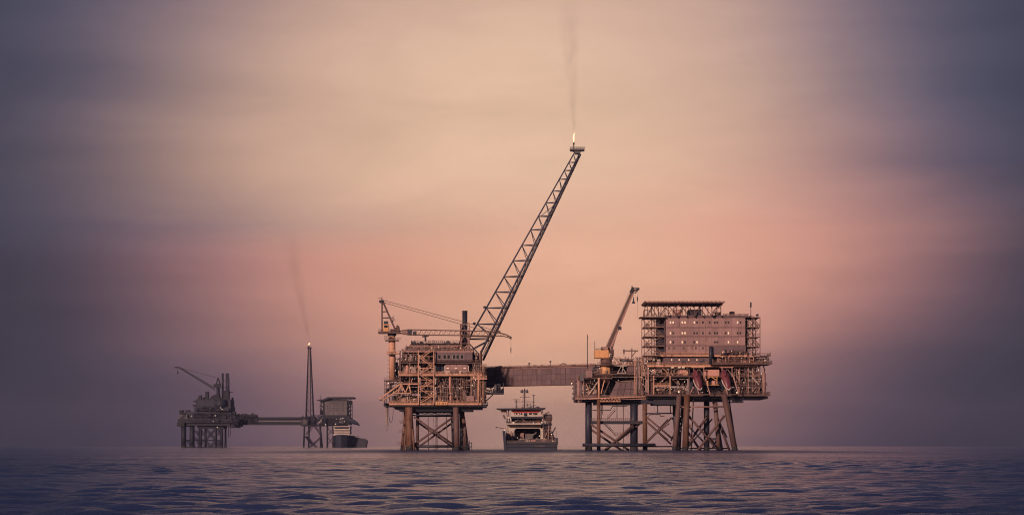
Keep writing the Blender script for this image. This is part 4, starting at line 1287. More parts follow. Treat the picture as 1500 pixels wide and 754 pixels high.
# level below the block
box(F, T, 'lower_storey', 'clad', 972, 521.6, 1044, 533.8, .5, 18)
for x in (984, 995, 1009, 1021, 1031):
    window(F, T, x, 526.6, 1.6, 2, .5, x != 1031)
for x, w in ((999, 6), (1024, 8)):
    box(F, T, 'doorway', 'dark', x, 528.4, x + w, 532.4, .3, .5)
box(F, T, 'wall_panel', 'clad', 1040, 507, 1092, 519, -1.2, -.2)
pole(F, T, 'exhaust_stack', 'dark', (1040.6, 507.5, -1.9), (1040.6, 533, -1.9), 5.4, 12)
clutter(F, T, 1054, 1092, 512, 519, -2.4, -1.3, 20, 75, lamps=2, tones=('tan', 'dark', 'brown', 'grey'))
# stair towers either side of the block
def tower(x0, x1, y0, y1, n, d0, d1, first):
    h = (y1 - y0) / n
    for d in (d0, d1):
        for x in (x0, (x0 + x1) / 2, x1):
            beam(F, T, 'column', 'brown', (x, y0, d), (x, y1, d), 1.0)
    for i in range(n + 1):
        y = y0 + i * h
        m = MB().box(F.p(x0 - .5, y, d0), F.p(x1 + .5, y + 1.1, d1))
        m.build('floor_grating', M['tan'], T)
        if i:
            MB().rail(F.p(x0, y, d0), F.p(x1, y, d0), F.m(3.6), F.m(3.5), .05).build('railing', M['brown'], T)
    for i in range(n):
        ya, yb = y0 + i * h, y0 + (i + 1) * h
        s = (i + first) % 2
        m = MB()
        for dd in (d0 + 1, d0 + 2.1):
            m.beam(F.p(x0 + 2 if s else x1 - 2, ya, dd), F.p(x1 - 2 if s else x0 + 2, yb, dd), .3)
            m.beam(F.p(x0 + 2 if s else x1 - 2, ya - 3, dd), F.p(x1 - 2 if s else x0 + 2, yb - 3, dd), .1)
        m.build('stair', M['tan'], T)
        for dd, k in ((d0, s), (d1, 1 - s)):
            beam(F, T, 'brace', 'brown', (x0 if k else (x0 + x1) / 2, ya, dd), ((x0 + x1) / 2 if k else x0, yb, dd), .8)
            beam(F, T, 'brace', 'brown', ((x0 + x1) / 2 if k else x1, ya, dd + .3), (x1 if k else (x0 + x1) / 2, yb, dd + .3), .8)
        for x in (x0 + (x1 - x0) * .3, x0 + (x1 - x0) * .72):
            pole(F, T, 'pipe', 'pipe', (x, ya, d1 - 2), (x, yb, d1 - 2), .8, 6)
tower(944, 973.5, 463.5, 519.5, 4, 1.5, 16, 0)
tower(1093.5, 1114, 463.5, 549, 6, 1.5, 16, 1)
for y0, y1 in ((465.5, 478), (479.5, 491.5), (492.8, 504.8), (506, 518.4)):
    box(F, T, 'doorway', 'dark', 964.4, y0, 973.6, y1, 4, 14)
    box(F, T, 'wall_panel', 'clad', 1094.4, y0 + 2, 1098, y1, 6, 14)
# helideck
H = MB().prism([F.p(943, 442.2)[::2], F.p(1052, 442.2)[::2], F.p(1060.5, 443.2)[::2], F.p(1059, 444.6)[::2], F.p(945, 444.6)[::2]], -5, 17)
hd = H.build('helideck', M['tan'], T)
for x in range(948, 1060, 9):
    box(F, T, 'deck_beam', 'brown', x, 444.7, x + 1.2, 446.3, -4, 16)
m = MB()
for x in range(944, 1061, 6):
    m.beam(F.p(x, 443.4, -5), F.p(x + .6, 443.0, -6.4), .12)
    m.box(F.p(x, 441.5, -4.9), F.p(x + 1.4, 442.2, -4.4))
m.box(F.p(943, 443, -6.5), F.p(1060, 443.3, -6.3))
m.build('safety_net', M['tan'], hd)
rr = random.Random(9)
xs = [948, 958, 968, 978, 991, 1004, 1016, 1029, 1042, 1055]
for d in (-2, 14):
    for i, x in enumerate(xs):
        beam(F, T, 'helideck_post', 'brown', (x, 446.4, d), (x + rr.uniform(-1, 1), 463.3, d), 1.1)
    for i in range(len(xs) - 1):
        a, b = xs[i], xs[i + 1]
        if i % 2 == 0: a, b = b, a
        beam(F, T, 'helideck_brace', 'brown', (a, 446.4, d), (b, 463.0, d), 1.0)
beam(F, T, 'helideck_brace', 'tan', (975, 460, -3), (995, 447, -3), 1.4)
beam(F, T, 'helideck_brace', 'tan', (1040, 462, -3), (1057, 447, -3), 1.4)
box(F, T, 'plant_box', 'pink', 987, 453.5, 999.5, 463, 1, 6)
box(F, T, 'plant_box', 'dark', 1009, 453, 1028, 463, 1, 8)
box(F, T, 'plant_box', 'brown', 1049, 456.5, 1057, 463, 1, 6)
MB().path([F.p(942.5, 464, 0), F.p(942.5, 456, 0), F.p(944, 453.6, 0), F.p(950, 454.6, 0), F.p(955, 459, 0), F.p(957, 463, 0)], F.m(.6), 6).build('pipe', M['brown'], T)
box(F, T, 'corner_platform', 'brown', 937, 464, 976, 465.2, -1.4, 8)
MB().rail(F.p(943, 464, -1.3), F.p(975, 464, -1.3), F.m(3.6), F.m(3.4), .05).build('railing', M['brown'], T)
m = MB().rail(F.p(1060, 461.6, -.4), F.p(1096, 461.6, -.4), F.m(2.2), F.m(3), .05)
m.build('railing', M['brown'], T)
box(F, T, 'vent_box', 'mauve', 1071.4, 455, 1078, 461.8, 4, 8)
rooftop(F, T, 1061, 1112, 462, 1, 10, 20, 77, 4, ('brown', 'dark', 'tan'))
mm = pole(F, T, 'antenna_mast', 'dark', (1101.6, 442.5, 4), (1101.6, 463, 4), .9, 8)
box(F, mm, 'antenna_head', 'dark', 1100.5, 441.5, 1102.6, 449, 3.7, 4.3)
# lifeboat slides
box(F, T, 'shade_backing', 'dark', 1010.5, 537, 1074, 576.9, 6, 6.4)  # dark sheet added behind the boats for the shade inside the deck
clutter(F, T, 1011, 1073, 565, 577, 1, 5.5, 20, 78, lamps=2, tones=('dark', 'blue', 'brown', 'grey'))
clutter(F, T, 1031, 1056, 538, 550, 2.2, 5.5, 8, 79, lamps=1, tones=('brown', 'clad', 'dark'))
for x in (1015.5, 1057):
    for o in (0, 14.5):
        beam(F, T, 'slide_post', 'tan', (x + o, 538, -1.8), (x + o, 552, -1.8), 1.2)
    beam(F, T, 'slide_beam', 'ochre', (x - 4, 538, -1.8), (x + 16, 538, -1.8), 1.3)
    for a, b in (((x + .5, 549), (x + 7, 541)), ((x + 8, 541), (x + 14.5, 549))):
        beam(F, T, 'slide_brace', 'tan', (*a, -1.9), (*b, -1.9), .8)
    for xa, xb in ((x - 1, x + 6), (x + 15, x + 22)):
        beam(F, T, 'slide_rail', 'tan', (xa, 548, -2.4), (xb, 578, -7.0), 1.3)
    MB().box(F.p(x + 6, 577.4, -7.3), F.p(x + 22, 578.8, -6.3)).build('slide_beam', M['brown'], T)
box(F, T, 'wall_panel', 'pink', 1031.5, 541, 1054, 550, 1.2, 2)
for a, b in (((1031, 551.4), (1052, 551.4)), ((1031, 563.4), (1053, 563.4)), ((1032, 557), (1040, 551.8)), ((1042, 551.8), (1050, 557)), ((1031, 551.4), (1031, 563.4)), ((1050, 551.4), (1050, 563.4))):
    beam(F, T, 'slide_frame', 'orange', (*a, -.4), (*b, -.4), 1)
box(F, T, 'equipment_skid', 'orange', 1033, 557, 1037.5, 563, .5, 3); box(F, T, 'equipment_skid', 'pink', 1043, 557, 1048, 563, .5, 3)
# ------------------------------------------------------------------ free-fall lifeboats
def lifeboat(px, label):
    root = thing('lifeboat', label, 'lifeboat', (0, 0, 0), group='free-fall lifeboats on slides')
    root.location = (F.loc[0] + F.p(px, 0)[0], F.loc[1], 0)
    top, bot = Vector((F.m(1.5), -1.6, F.p(0, 541)[2])), Vector((F.m(8.2), -6.6, F.p(0, 572.5)[2]))
    d = (bot - top)
    L = d.length; d.normalize()
    side = Vector((1, 0, 0)); side = (side - d * side.dot(d)).normalized()
    up = side.cross(d)
    if up.y > 0: up = -up
    prof = [(0, .06), (.06, .42), (.16, .78), (.3, .98), (.5, 1.0), (.68, .93), (.82, .74), (.92, .46), (.98, .18), (1, .03)]
    seg = 12
    m = MB()
    for t, r in prof:
        for k in range(seg):
            a = 2 * math.pi * k / seg
            m.v.append(tuple(top + d * (L * t) + side * (math.cos(a) * r * F.m(6.3)) + up * (math.sin(a) * r * 1.5)))
    for i in range(len(prof) - 1):
        for k in range(seg):
            j = (k + 1) % seg
            m.f.append((i * seg + k, i * seg + j, (i + 1) * seg + j, (i + 1) * seg + k))
    m.f.append(tuple(range(seg - 1, -1, -1))); m.f.append(tuple(range((len(prof) - 1) * seg, len(prof) * seg)))
    m.build('hull', M['red'], root, smooth=True)
    pts = []
    for t, r, s in ((.5, 1.0, -1), (.68, .93, -1), (.82, .74, -1), (.92, .46, -1), (.985, .14, -1), (1.0, 0, 1), (.97, .2, 1), (.91, .46, 1)):
        pts.append(top + d * (L * t) + side * (s * r * F.m(6.3) * 1.02) + up * (.55))
    MB().path(pts, F.m(.8), 6).build('fender', M['white'], root)
    c = top + d * (L * .3) + up * 1.45
    MB().tube(c - d * 1.1, c + d * 1.1, .75, .55, 8).build('conning_cabin', M['red'], root)
    MB().tube(top + up * .4 + d * .4, top + up * 1.0 + d * 3.0, .09, seg=6).build('keel_strip', M['pink'], root)
lifeboat(1015.5, 'left of the two dark red lifeboats, bow down on its slide')
lifeboat(1057, 'right of the two dark red lifeboats, bow down on its slide')


# ------------------------------------------------------------------ supply vessel under the bridge, stern towards us
F = FS = Frame(777, 772.0)
T = thing('supply_vessel', 'navy supply vessel with cream bridge and red band, stern on under the long bridge', 'ship', F.loc)
def hull_loft(F, root, name, mat, st, base):
    """st: list of (depth, half width at rail, half width at water, rail row, centre)."""
    m = MB()
    ring = 8
    for d, hr, hk, rail, cx in st:
        zr = F.p(0, rail)[2]
        pts = [(-hr, zr), (-hr * .99, zr * .5 + .2), (-hk, -.2), (-hk * .7, -2.2), (hk * .7, -2.2), (hk, -.2), (hr * .99, zr * .5 + .2), (hr, zr)]
        for x, z in pts:
            m.v.append((F.m(cx) + x, d, z))
    for i in range(len(st) - 1):
        for k in range(ring - 1):
            m.f.append((i * ring + k, (i + 1) * ring + k, (i + 1) * ring + k + 1, i * ring + k + 1))
        m.f.append((i * ring + ring - 1, (i + 1) * ring + ring - 1, (i + 1) * ring, i * ring))
    m.f.append(tuple(range(ring)))
    m.f.append(tuple(range(len(st) * ring - 1, (len(st) - 1) * ring - 1, -1)))
    return m.build(name, M[mat], root)
W2 = F.m(39.6)
hull = hull_loft(F, T, 'hull', 'navy', [(0, W2 * .985, W2 * .95, 647.4, 0.6), (3, W2, W2 * .98, 647.4, .6), (24, W2, W2, 647.4, .6), (44, W2, W2 * .98, 640, .6), (60, W2 * .8, W2 * .6, 632, .6), (72, W2 * .12, W2 * .04, 626, .6)], 0)
box(F, hull, 'rubbing_strake', 'dark', 738.5, 648.8, 816.8, 650.0, -.25, 0.1)
box(F, hull, 'rubbing_strake', 'dark', 739, 653.2, 816.2, 654.2, -.25, 0.1)
box(F, hull, 'stern_mark', 'grey', 784, 652, 798, 653, -.06, .1)
m = MB().prism([F.p(736, 631)[::2], F.p(739.5, 630.2)[::2], F.p(742.8, 658)[::2], F.p(738.4, 658)[::2]], -.4, 44)
m.build('bulwark', M['navy'], T)
m = MB().prism([F.p(813.4, 641)[::2], F.p(817.2, 640.6)[::2], F.p(817.6, 650)[::2], F.p(814.4, 650)[::2]], -.1, 40)
m.build('bulwark', M['navy'], T)
box(F, T, 'working_deck', 'deck', 741, 646.4, 815, 647.2, .2, 60)
# deckhouse with the big arched opening
arch = MB()
for x0, y0, x1, y1 in ((741, 616.5, 754, 647), (754, 620.5, 796, 626.2), (793, 622, 797, 647)):
    arch.box(F.p(x0, y0, 22), F.p(x1, y1, 30))
for k in range(4):
    a0, a1 = math.pi / 2 * k / 4, math.pi / 2 * (k + 1) / 4
    for cx, sg in ((758, -1), (789, 1)):
        arch.prism([F.p(cx + sg * 4, 626)[::2], F.p(cx + sg * 4 * math.sin(a0), 630 - 4 * math.cos(a0))[::2], F.p(cx + sg * 4 * math.sin(a1), 630 - 4 * math.cos(a1))[::2]], 22.05, 29.9)
arch.build('deckhouse', M['white'], T)
box(F, T, 'deckhouse_back', 'dark', 750, 626, 800, 647, 36, 37)
box(F, T, 'deckhouse_base', 'navy', 752, 642.6, 797, 647, 21, 22)
for x, y, xe, ye, mt, d in ((757, 633, 768, 641, 'mauve', 26), (770, 634, 782, 643, 'grey', 27), (783, 630, 790, 642, 'blue', 30), (760, 629, 765, 634, 'navy', 32), (776, 629, 779, 636, 'dark', 30)):
    box(F, T, 'deck_machinery', mt, x, y, xe, ye, d, d + 3)
beam(F, T, 'crane_arm', 'grey', (777, 640, 25), (787, 632, 25), 1.6)
m = MB()
for x, y, r in ((743.5, 642, 3.4), (748, 638.5, 2.6), (750.5, 643.5, 2.6)):
    m.tube(F.p(x, y, 16), F.p(x + .4, y, 18), F.m(r), seg=12)
    m.tube(F.p(x, y, 15.8), F.p(x, y, 16), F.m(r * .5), seg=10)
m.build('winch', M['mauve'], T)
# middle level: recessed gallery
box(F, T, 'gallery_floor', 'white', 741, 618.6, 796.5, 620.4, 19, 38)
box(F, T, 'gallery_back', 'navy', 748, 609.6, 795, 618.6, 30, 38)
box(F, T, 'gallery_ceiling', 'navy', 748, 608.2, 797, 611.2, 22, 38)
box(F, T, 'deckhouse', 'white', 741, 609, 749, 618.6, 22, 34)
for x in (742.5, 746):
    box(F, T, 'doorway', 'dark', x - 1, 611, x + 1, 618, 21.9, 22)
for i in range(9):
    box(F, T, 'window', 'glass', 753.4 + i * 1.7, 613, 754.6 + i * 1.7, 617.6, 29.8, 30)
for x0, x1, mt in ((768, 771, 'dark'), (774, 779, 'grey'), (781, 783, 'dark'), (787, 791.5, 'orange'), (792.5, 795, 'brown')):
    box(F, T, 'deck_machinery', mt, x0, 612.4, x1, 618.4, 25, 27)
MB().rail(F.p(742, 618.6, 19.2), F.p(796, 618.6, 19.2), F.m(3), F.m(4), .04).build('railing', M['grey'], T)
# bridge
box(F, T, 'bridge_house', 'white', 749, 598.6, 793, 608.6, 24, 40)
box(F, T, 'red_band', 'bred', 751, 598.8, 791, 602.4, 23.85, 24)
box(F, T, 'bridge_sill', 'white', 748.5, 608, 794, 609.4, 22.6, 40)
for x0, x1, l in ((753, 757, 1), (757.4, 762, 1), (763.2, 765.4, 0), (768, 773, 0), (775.5, 779, 0), (779.4, 783, 1), (783.6, 788, 0)):
    y1 = 607.5 if x0 == 768 else 605.8
    w = box(F, T, 'window', 'dark', x0, 602.8, x1, y1, 23.8, 24)
    box(F, w, 'pane', 'glass', x0 + .4, 603.3, x1 - .4, y1 - .5, 23.74, 23.8)
    if l:
        box(F, w, 'chart_light', 'lit', x0 + 1.0, 603.9, x1 - 1.0, 604.9, 23.7, 23.74)
roof = MB().prism([F.p(726.5, 596)[::2], F.p(800.5, 595.2)[::2], F.p(800.5, 596.2)[::2], F.p(794, 598)[::2], F.p(733, 598)[::2], F.p(726.5, 596.8)[::2]], 22, 40)
roof.build('bridge_roof', M['dark'], T)
box(F, T, 'wing_box', 'mauve', 733, 598, 741, 602.4, 24, 28)
for a, b, w in (((741.5, 598), (743, 609), 1.2), ((744.4, 598), (745.4, 609), 1.6), ((793.2, 597.5), (795.6, 606), 1.4), ((797, 597), (795, 606), 1.1), ((737, 606), (740, 612), 2.6)):
    beam(F, T, 'roof_strut', 'brown', (*a, 24), (*b, 24), w)
# starboard funnel casing and its gear
box(F, T, 'funnel_casing', 'navy', 797.5, 620, 808, 647, 16, 26)
box(F, T, 'funnel_top', 'dark', 794, 619, 810, 621.6, 15, 27)
for x0, y0, x1, y1, mt in ((797, 605, 803, 611, 'dark'), (801, 611, 808, 618, 'brown'), (803, 606, 809, 610, 'grey'), (799, 628, 804, 636, 'dark'), (804.5, 640, 808, 647, 'grey')):
    box(F, T, 'deck_machinery', mt, x0, y0, x1, y1, 15.6 if y0 > 620 else 20, 15.98 if y0 > 620 else 24)
for a, b, w in (((797, 606), (797, 619), 1), ((809, 605), (809, 620), .8), ((797, 605), (809, 605), .9), ((797, 612), (809, 612), .8), ((800, 604), (806, 602), 1.6)):
    beam(F, T, 'gantry', 'brown', (*a, 19), (*b, 19), w)
beam(F, T, 'crane_jib', 'dark', (809.4, 636, 12), (814.6, 624.6, 12), 1.7)
beam(F, T, 'crane_jib', 'dark', (809.6, 636, 12), (812.4, 637, 12), 2)
pole(F, T, 'boom_spar', 'brown', (726, 624.6, 20), (741, 627, 20), 1.1, 6)
box(F, T, 'spar_end', 'dark', 725.4, 623.6, 727.4, 625.6, 19.6, 20.4)
pole(F, T, 'flagstaff', 'brown', (814.8, 630, 1), (814.8, 645, 1), .6, 6)
box(F, T, 'deck_machinery', 'mauve', 812.6, 641.5, 816, 646.8, 2, 4)
# masts
def mast(x, y0, y1, d, w, bars):
    mt_ = pole(F, T, 'mast', 'dark', (x, y0, d), (x, y1, d), w, 8)
    for y, a, b in bars:
        beam(F, mt_, 'yard', 'brown', (x - a, y, d), (x + b, y, d), .7)
    return mt_
mm = mast(769, 565.5, 597, 28, 1.5, ((572, 7, 7), (578.6, 7, 8), (585.6, 16, 14), (591, 3, 3)))
for x in (765.2, 772.4):
    MB().lathe([(.05, -.72), (.5, -.55), (.74, 0), (.55, .5), (.05, .74)], F.p(x, 569.8, 28), 10).build('radar_dome', M['grey'], mm, smooth=True)
for x in (767.4, 770.6):
    pole(F, T, 'mast_stay', 'brown', (x, 573, 28), (x + (x - 769) * .9, 597, 28), .6, 6)
mm = mast(756.4, 582, 597, 28, 1.4, ((582.4, 5, 5), (587, 2.6, 2.6)))
mm = mast(783, 575, 597, 28, 1.3, ((575.6, 2.6, 2.6), (586, 2.4, 2.4), (591, 3, 3)))
for x, y, r in ((774, 590, 1.2), (777.6, 589, .9), (780, 593, 1)):
    MB().tube(F.p(x, 597, 29), F.p(x, y, 29), F.m(.5), seg=6).lathe([(.06, -.4), (F.m(r), 0), (.06, .4)], F.p(x, y, 29), 8).build('antenna', M['dark'], T)
for x, y, d in ((752, 617.6, 18.8), (782, 617.8, 18.8), (794.4, 617.6, 18.8), (791, 637.6, 15.5), (795.2, 642.2, 15.4), (810.3, 645.5, 5), (808.9, 635.6, 11.5), (738.8, 628.6, 19), (758, 640.5, 20.6)):
    lamp(F, T, x, y, d, .62)
clutter(F, T, 756, 790, 628, 642, 30, 35, 14, 81, lamps=0, tones=('grey', 'blue', 'dark', 'mauve'))
clutter(F, T, 796, 811, 622, 646, 14, 15.5, 14, 83, lamps=0, tones=('brown', 'grey', 'dark', 'mauve'))
clutter(F, T, 742, 755, 630, 647, 18, 21, 12, 84, lamps=0, tones=('brown', 'grey', 'dark', 'mauve', 'pink'))
clutter(F, T, 750, 795, 611, 618.6, 22, 28, 18, 85, lamps=0, tones=('brown', 'grey', 'dark', 'navy', 'pink'))
clutter(F, T, 757, 812, 641, 647, 4, 12, 18, 86, lamps=0, tones=('brown', 'grey', 'dark', 'pink', 'white'))
rooftop(F, T, 752, 792, 596, 25, 36, 12, 87, 4, ('dark', 'grey'))
clutter(F, T, 797, 810, 606, 619, 20, 24, 8, 82, lamps=0, tones=('brown', 'grey', 'dark'))
MB().rail(F.p(742, 647, 0.2), F.p(813, 647, .2), F.m(2.2), F.m(4), .04).build('railing', M['grey'], T)
# cargo on the after deck
def crate(x0, y0, x1, y1, d, mt, label):
    c = MB()
    a, b = F.p(x0, y0, d), F.p(x1, y1, d)
    w, h = b[0] - a[0], a[2] - b[2]
    root = thing('cargo_crate', label, 'crate', (F.loc[0] + a[0], F.loc[1] + d, b[2]), group='crates on the stern deck')
    MB().box((.06, .06, .15), (w - .06, 2.4, h - .06)).build('crate_body', M[mt], root)
    m = MB()
    for x in (0, w / 3, 2 * w / 3, w):
        m.beam((x, 0, 0), (x, 0, h), .16)
    for z in (.08, h):
        m.beam((0, 0, z), (w, 0, z), .16)
    m.build('crate_frame', M['brown'], root)
crate(769.5, 643.6, 776.5, 647, 3, 'white', 'left of the two long pale crates in the middle of the ship stern deck')
crate(777.2, 643.4, 784.5, 647, 3.2, 'pink', 'right of the two long pale crates in the middle of the ship stern deck')
crate(792.5, 643.2, 799.5, 647, 3, 'mauve', 'mauve crate on the stern deck below the ship funnel casing')


# ------------------------------------------------------------------ far complex, three times as far away
FARD = 2500.0
F = FF = Frame(303, FARD)
T = thing('process_platform', 'distant dark process platform with three stacks, leftmost in the photo', 'oil platform', F.loc)
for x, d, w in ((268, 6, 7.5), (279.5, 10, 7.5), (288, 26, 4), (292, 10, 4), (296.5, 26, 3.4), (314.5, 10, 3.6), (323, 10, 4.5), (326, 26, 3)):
    pole(F, T, 'leg', 'far_shade', (x, 622, d), (x, 658, d), w, 10)
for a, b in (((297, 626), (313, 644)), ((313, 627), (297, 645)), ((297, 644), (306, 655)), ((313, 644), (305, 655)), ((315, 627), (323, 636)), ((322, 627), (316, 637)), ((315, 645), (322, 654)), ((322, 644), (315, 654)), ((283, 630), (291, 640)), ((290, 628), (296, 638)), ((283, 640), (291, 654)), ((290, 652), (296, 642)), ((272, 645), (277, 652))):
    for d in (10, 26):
        pole(F, T, 'brace', 'far_shade', (*a, d), (*b, d), 1.5, 6)
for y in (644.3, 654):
    pole(F, T, 'brace', 'far_shade', (270, y, 10), (325, y, 10), 1.5, 6)
MB().box(F.p(325, 646, 4), F.p(330.5, 647, 10)).box(F.p(327, 649, 5), F.p(331, 655, 8)).build('boat_landing', M['far_shade'], T)
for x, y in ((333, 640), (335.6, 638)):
    pole(F, T, 'riser_pipe', 'far_shade', (x, 622, 10), (x, y, 10), .9, 6)
pole(F, T, 'floodlight_post', 'far_shade', (287.5, 622, 12), (287.5, 626, 12), 1.6, 6)
for x0, y0, x1, y1, d0, d1, mt in ((260, 612.5, 340, 619, 2, 56, 'far_shade'), (262, 619.2, 336, 623, 4, 50, 'far_shade'), (259, 618, 270, 624, 0, 40, 'far_shade'), (288, 623.2, 326, 627, 8, 40, 'far_shade'),
                                    (337, 613, 350, 624, 6, 40, 'slate'), (334, 624.2, 347, 626, 8, 36, 'far_shade')):
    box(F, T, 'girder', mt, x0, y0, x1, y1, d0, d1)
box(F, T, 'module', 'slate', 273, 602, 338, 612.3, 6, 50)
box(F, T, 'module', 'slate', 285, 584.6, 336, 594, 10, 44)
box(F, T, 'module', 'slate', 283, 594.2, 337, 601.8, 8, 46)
m = MB().tube(F.p(322, 585, 9.5), F.p(322, 598, 9.5), F.m(9), seg=20)
m.build('storage_tank', M['slate'], T, smooth=True)
box(F, T, 'crane_base', 'far_shade', 298, 572.5, 302.6, 584.5, 14, 22); box(F, T, 'vent_box', 'far_shade', 288, 578, 292, 584.5, 14, 22)
MB().prism([F.p(303, 584.5)[::2], F.p(309, 578)[::2], F.p(318, 576)[::2], F.p(320, 584.5)[::2]], 14, 26).build('roof_house', M['far_shade'], T)
for x0, y0, x1, y1 in ((261, 600, 265.5, 606), (269.5, 600, 275.5, 606), (281, 586, 285, 588), (280.6, 592, 285, 594), (336, 602, 343, 607), (337, 606, 342, 612.8), (284, 600.4, 300, 603)):
    box(F, T, 'module', 'far_shade', x0, y0, x1, y1, 8, 20)
columns(F, T, (263, 266.5, 270.5, 273.5), 604, 613, (8, 20), 1.1, 'far_shade')
for y0, y1, sd in ((594.5, 601.5, 91), (603, 612, 92), (613, 619, 93)):
    clutter(F, T, 276 if sd > 91 else 285, 336, y0, y1, 1, 5.5, 22, sd, lamps=1, tones=('slate', 'far_shade', 'slate', 'far_shade'))
clutter(F, T, 262, 275, 606, 613, 2, 6, 8, 94, lamps=0, tones=('grey', 'far_shade'))
clutter(F, T, 338, 350, 608, 622, 0, 5, 14, 95, lamps=0, tones=('far_shade', 'far_shade', 'slate'))
rooftop(F, T, 286, 336, 584.5, 12, 40, 18, 96, 5, ('grey', 'far_shade'))
MB().rail(F.p(285, 584.5, 10), F.p(336, 584.5, 10), F.m(1.6), F.m(3), .1).build('railing', M['far_shade'], T)
for x, w in ((322.8, 3), (328, 1.7), (330.6, 2.4)):
    pole(F, T, 'exhaust_stack', 'far_shade', (x, 545.5, 20), (x, 585, 20), w, 12)
pole(F, T, 'mast', 'far_shade', (332.8, 552, 20), (332.8, 585, 20), .6, 6)
pole(F, T, 'vent_boom', 'far_shade', (331, 573.4, 20), (338, 573.4, 20), 1, 6)
for y in (556, 566, 574):
    box(F, T, 'stack_tie', 'far_shade', 321.4, y, 332, y + .8, 19, 21)
box(F, T, 'stack_house', 'far_shade', 324.5, 571, 332.5, 584.5, 15, 25)
lamp(F, T, 306.5, 597.5, 5, .8); lamp(F, T, 317, 625.6, 7, .6)
C = thing('pedestal_crane', 'small distant dark crane with its boom raised to the left beside three stacks', 'crane', F.loc)
pole(F, C, 'pedestal', 'far_shade', (316.6, 566, 17), (316.6, 585, 17), 5, 10)
MB().prism([F.p(309.5, 562)[::2], F.p(320, 560)[::2], F.p(320, 567)[::2], F.p(311, 567)[::2]], 14, 20).build('machinery_house', M['far_shade'], C)
for d in (15, 19):
    beam(F, C, 'gantry_leg', 'far_shade', (313.5, 562, d), (316.6, 552.6, d), 1.1); beam(F, C, 'gantry_leg', 'far_shade', (319, 561, d), (317, 552.6, d), 1.1)
    beam(F, C, 'boom_chord', 'far_shade', (312, 570.2, d), (257.5, 536.8, d), 1.0)
    beam(F, C, 'boom_chord', 'far_shade', (311, 566.6, d), (260, 536.6, d), .8)
    beam(F, C, 'pendant_line', 'cable', (316.6, 552.8, d), (262, 538, d), .65)
m = MB()
for i in range(22):
    t0, t1 = i / 22, (i + 1) / 22
    a = (312 - 54 * t0, 570 - 33 * t0); b = (311 - 51 * t1, 566.6 - 30 * t1)
    m.beam(F.p(*a, 15), F.p(*b, 15), F.m(.4)); m.beam(F.p(*b, 19), F.p(312 - 54 * t1, 570 - 33 * t1, 19), F.m(.4))
m.build('boom_lacing', M['far_shade'], C, kind='stuff')
box(F, C, 'boom_head', 'far_shade', 252.6, 536.2, 259, 537.8, 15, 19)
ro = pole(F, C, 'hoist_rope', 'cable', (257, 537.5, 17), (257, 543, 17), .4, 6)
box(F, ro, 'hook_block', 'far_shade', 256.1, 543, 257.9, 546.6, 16.4, 17.6)

# far bridge with its row of lamps
F = Frame(395, FARD)
T = thing('link_bridge', 'thin dark distant lattice bridge joining the far left platform and the flare tower', 'bridge', F.loc)
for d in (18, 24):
    beam(F, T, 'chord', 'far_shade', (350, 611.4, d), (442, 611.4, d), 2.4)
    beam(F, T, 'chord', 'far_shade', (346, 620.8, d), (442, 620.8, d), 2.2)
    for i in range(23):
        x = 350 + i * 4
        beam(F, T, 'post', 'far_shade', (x, 611.4, d), (x, 620.8, d), .7)
        beam(F, T, 'diagonal', 'far_shade', (x, 620.4 if i % 2 else 612, d), (x + 4, 612 if i % 2 else 620.4, d), .6)
box(F, T, 'walkway', 'far_shade', 352, 617.6, 442, 620, 18.5, 23.5)
box(F, T, 'pipe_bundle', 'far_shade', 352, 612.8, 442, 614.4, 19, 23)
box(F, T, 'module', 'far_shade', 343, 606.8, 374, 618, 17, 26)
clutter(F, T, 343, 375, 607, 618, 14, 16.8, 22, 97, lamps=0, tones=('far_shade', 'slate', 'far_shade'))
rooftop(F, T, 344, 373, 606.8, 17.5, 25, 16, 98, 3, ('far_shade', 'grey'))
m = MB()
for i in range(24):
    x = 377 + i * 2.6 + R.uniform(-.8, .8)
    m.box(F.p(x, 616, 17.4), F.p(x + .4, 616.35, 17.6))
m.build('bridge_lamps', M['lamp'], T, kind='stuff')

# flare tower
F = Frame(456, FARD)
T = thing('flare_tower', 'slim vertical lattice flare tower on a braced jacket in the distance', 'flare tower', F.loc)
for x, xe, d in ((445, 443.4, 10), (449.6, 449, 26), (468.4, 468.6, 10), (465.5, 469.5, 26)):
    pole(F, T, 'leg', 'far_shade', (x, 620, d), (xe, 658, d), 2.6, 8)
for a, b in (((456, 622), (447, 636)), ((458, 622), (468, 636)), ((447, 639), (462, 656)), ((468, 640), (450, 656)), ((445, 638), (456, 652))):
    pole(F, T, 'brace', 'far_shade', (*a, 10), (*b, 10), 1.7, 6); pole(F, T, 'brace', 'far_shade', (a[0] + 1, a[1], 26), (b[0] + 1, b[1], 26), 1.2, 6)
box(F, T, 'deck', 'far_shade', 441, 611, 460, 623.4, 8, 30)
box(F, T, 'deck', 'far_shade', 440, 621, 472, 623.6, 6, 32)
for a, b in (((459, 614), (466, 607)), ((460, 618), (472, 608)), ((459, 610), (471, 619)), ((459, 614), (472, 614))):
    beam(F, T, 'brace', 'far_shade', (*a, 14), (*b, 14), 1.2)
clutter(F, T, 441, 471, 607, 621, 4, 8, 20, 99, lamps=1, tones=('far_shade', 'grey', 'slate'))
lev = [610, 600, 590.5, 581.5, 573, 565, 557.5, 550, 543, 536, 529.5, 523, 517, 512, 508.5]
def hwid(y): return 1.9 + 4.2 * (y - 508) / 102
def cor(y, i):
    h = hwid(y)
    return (451.2 + (.6 if i % 2 else -.6) * h * 1.5 + (457 - 451.2) * 0 + (.6 * (y - 508) / 102), y, 18 + (h * .85 if i < 2 else -h * .85))
for i in range(4):
    pole(F, T, 'tower_leg', 'far_shade', cor(612, i), cor(508, i), (1.5, 1.0), 6)
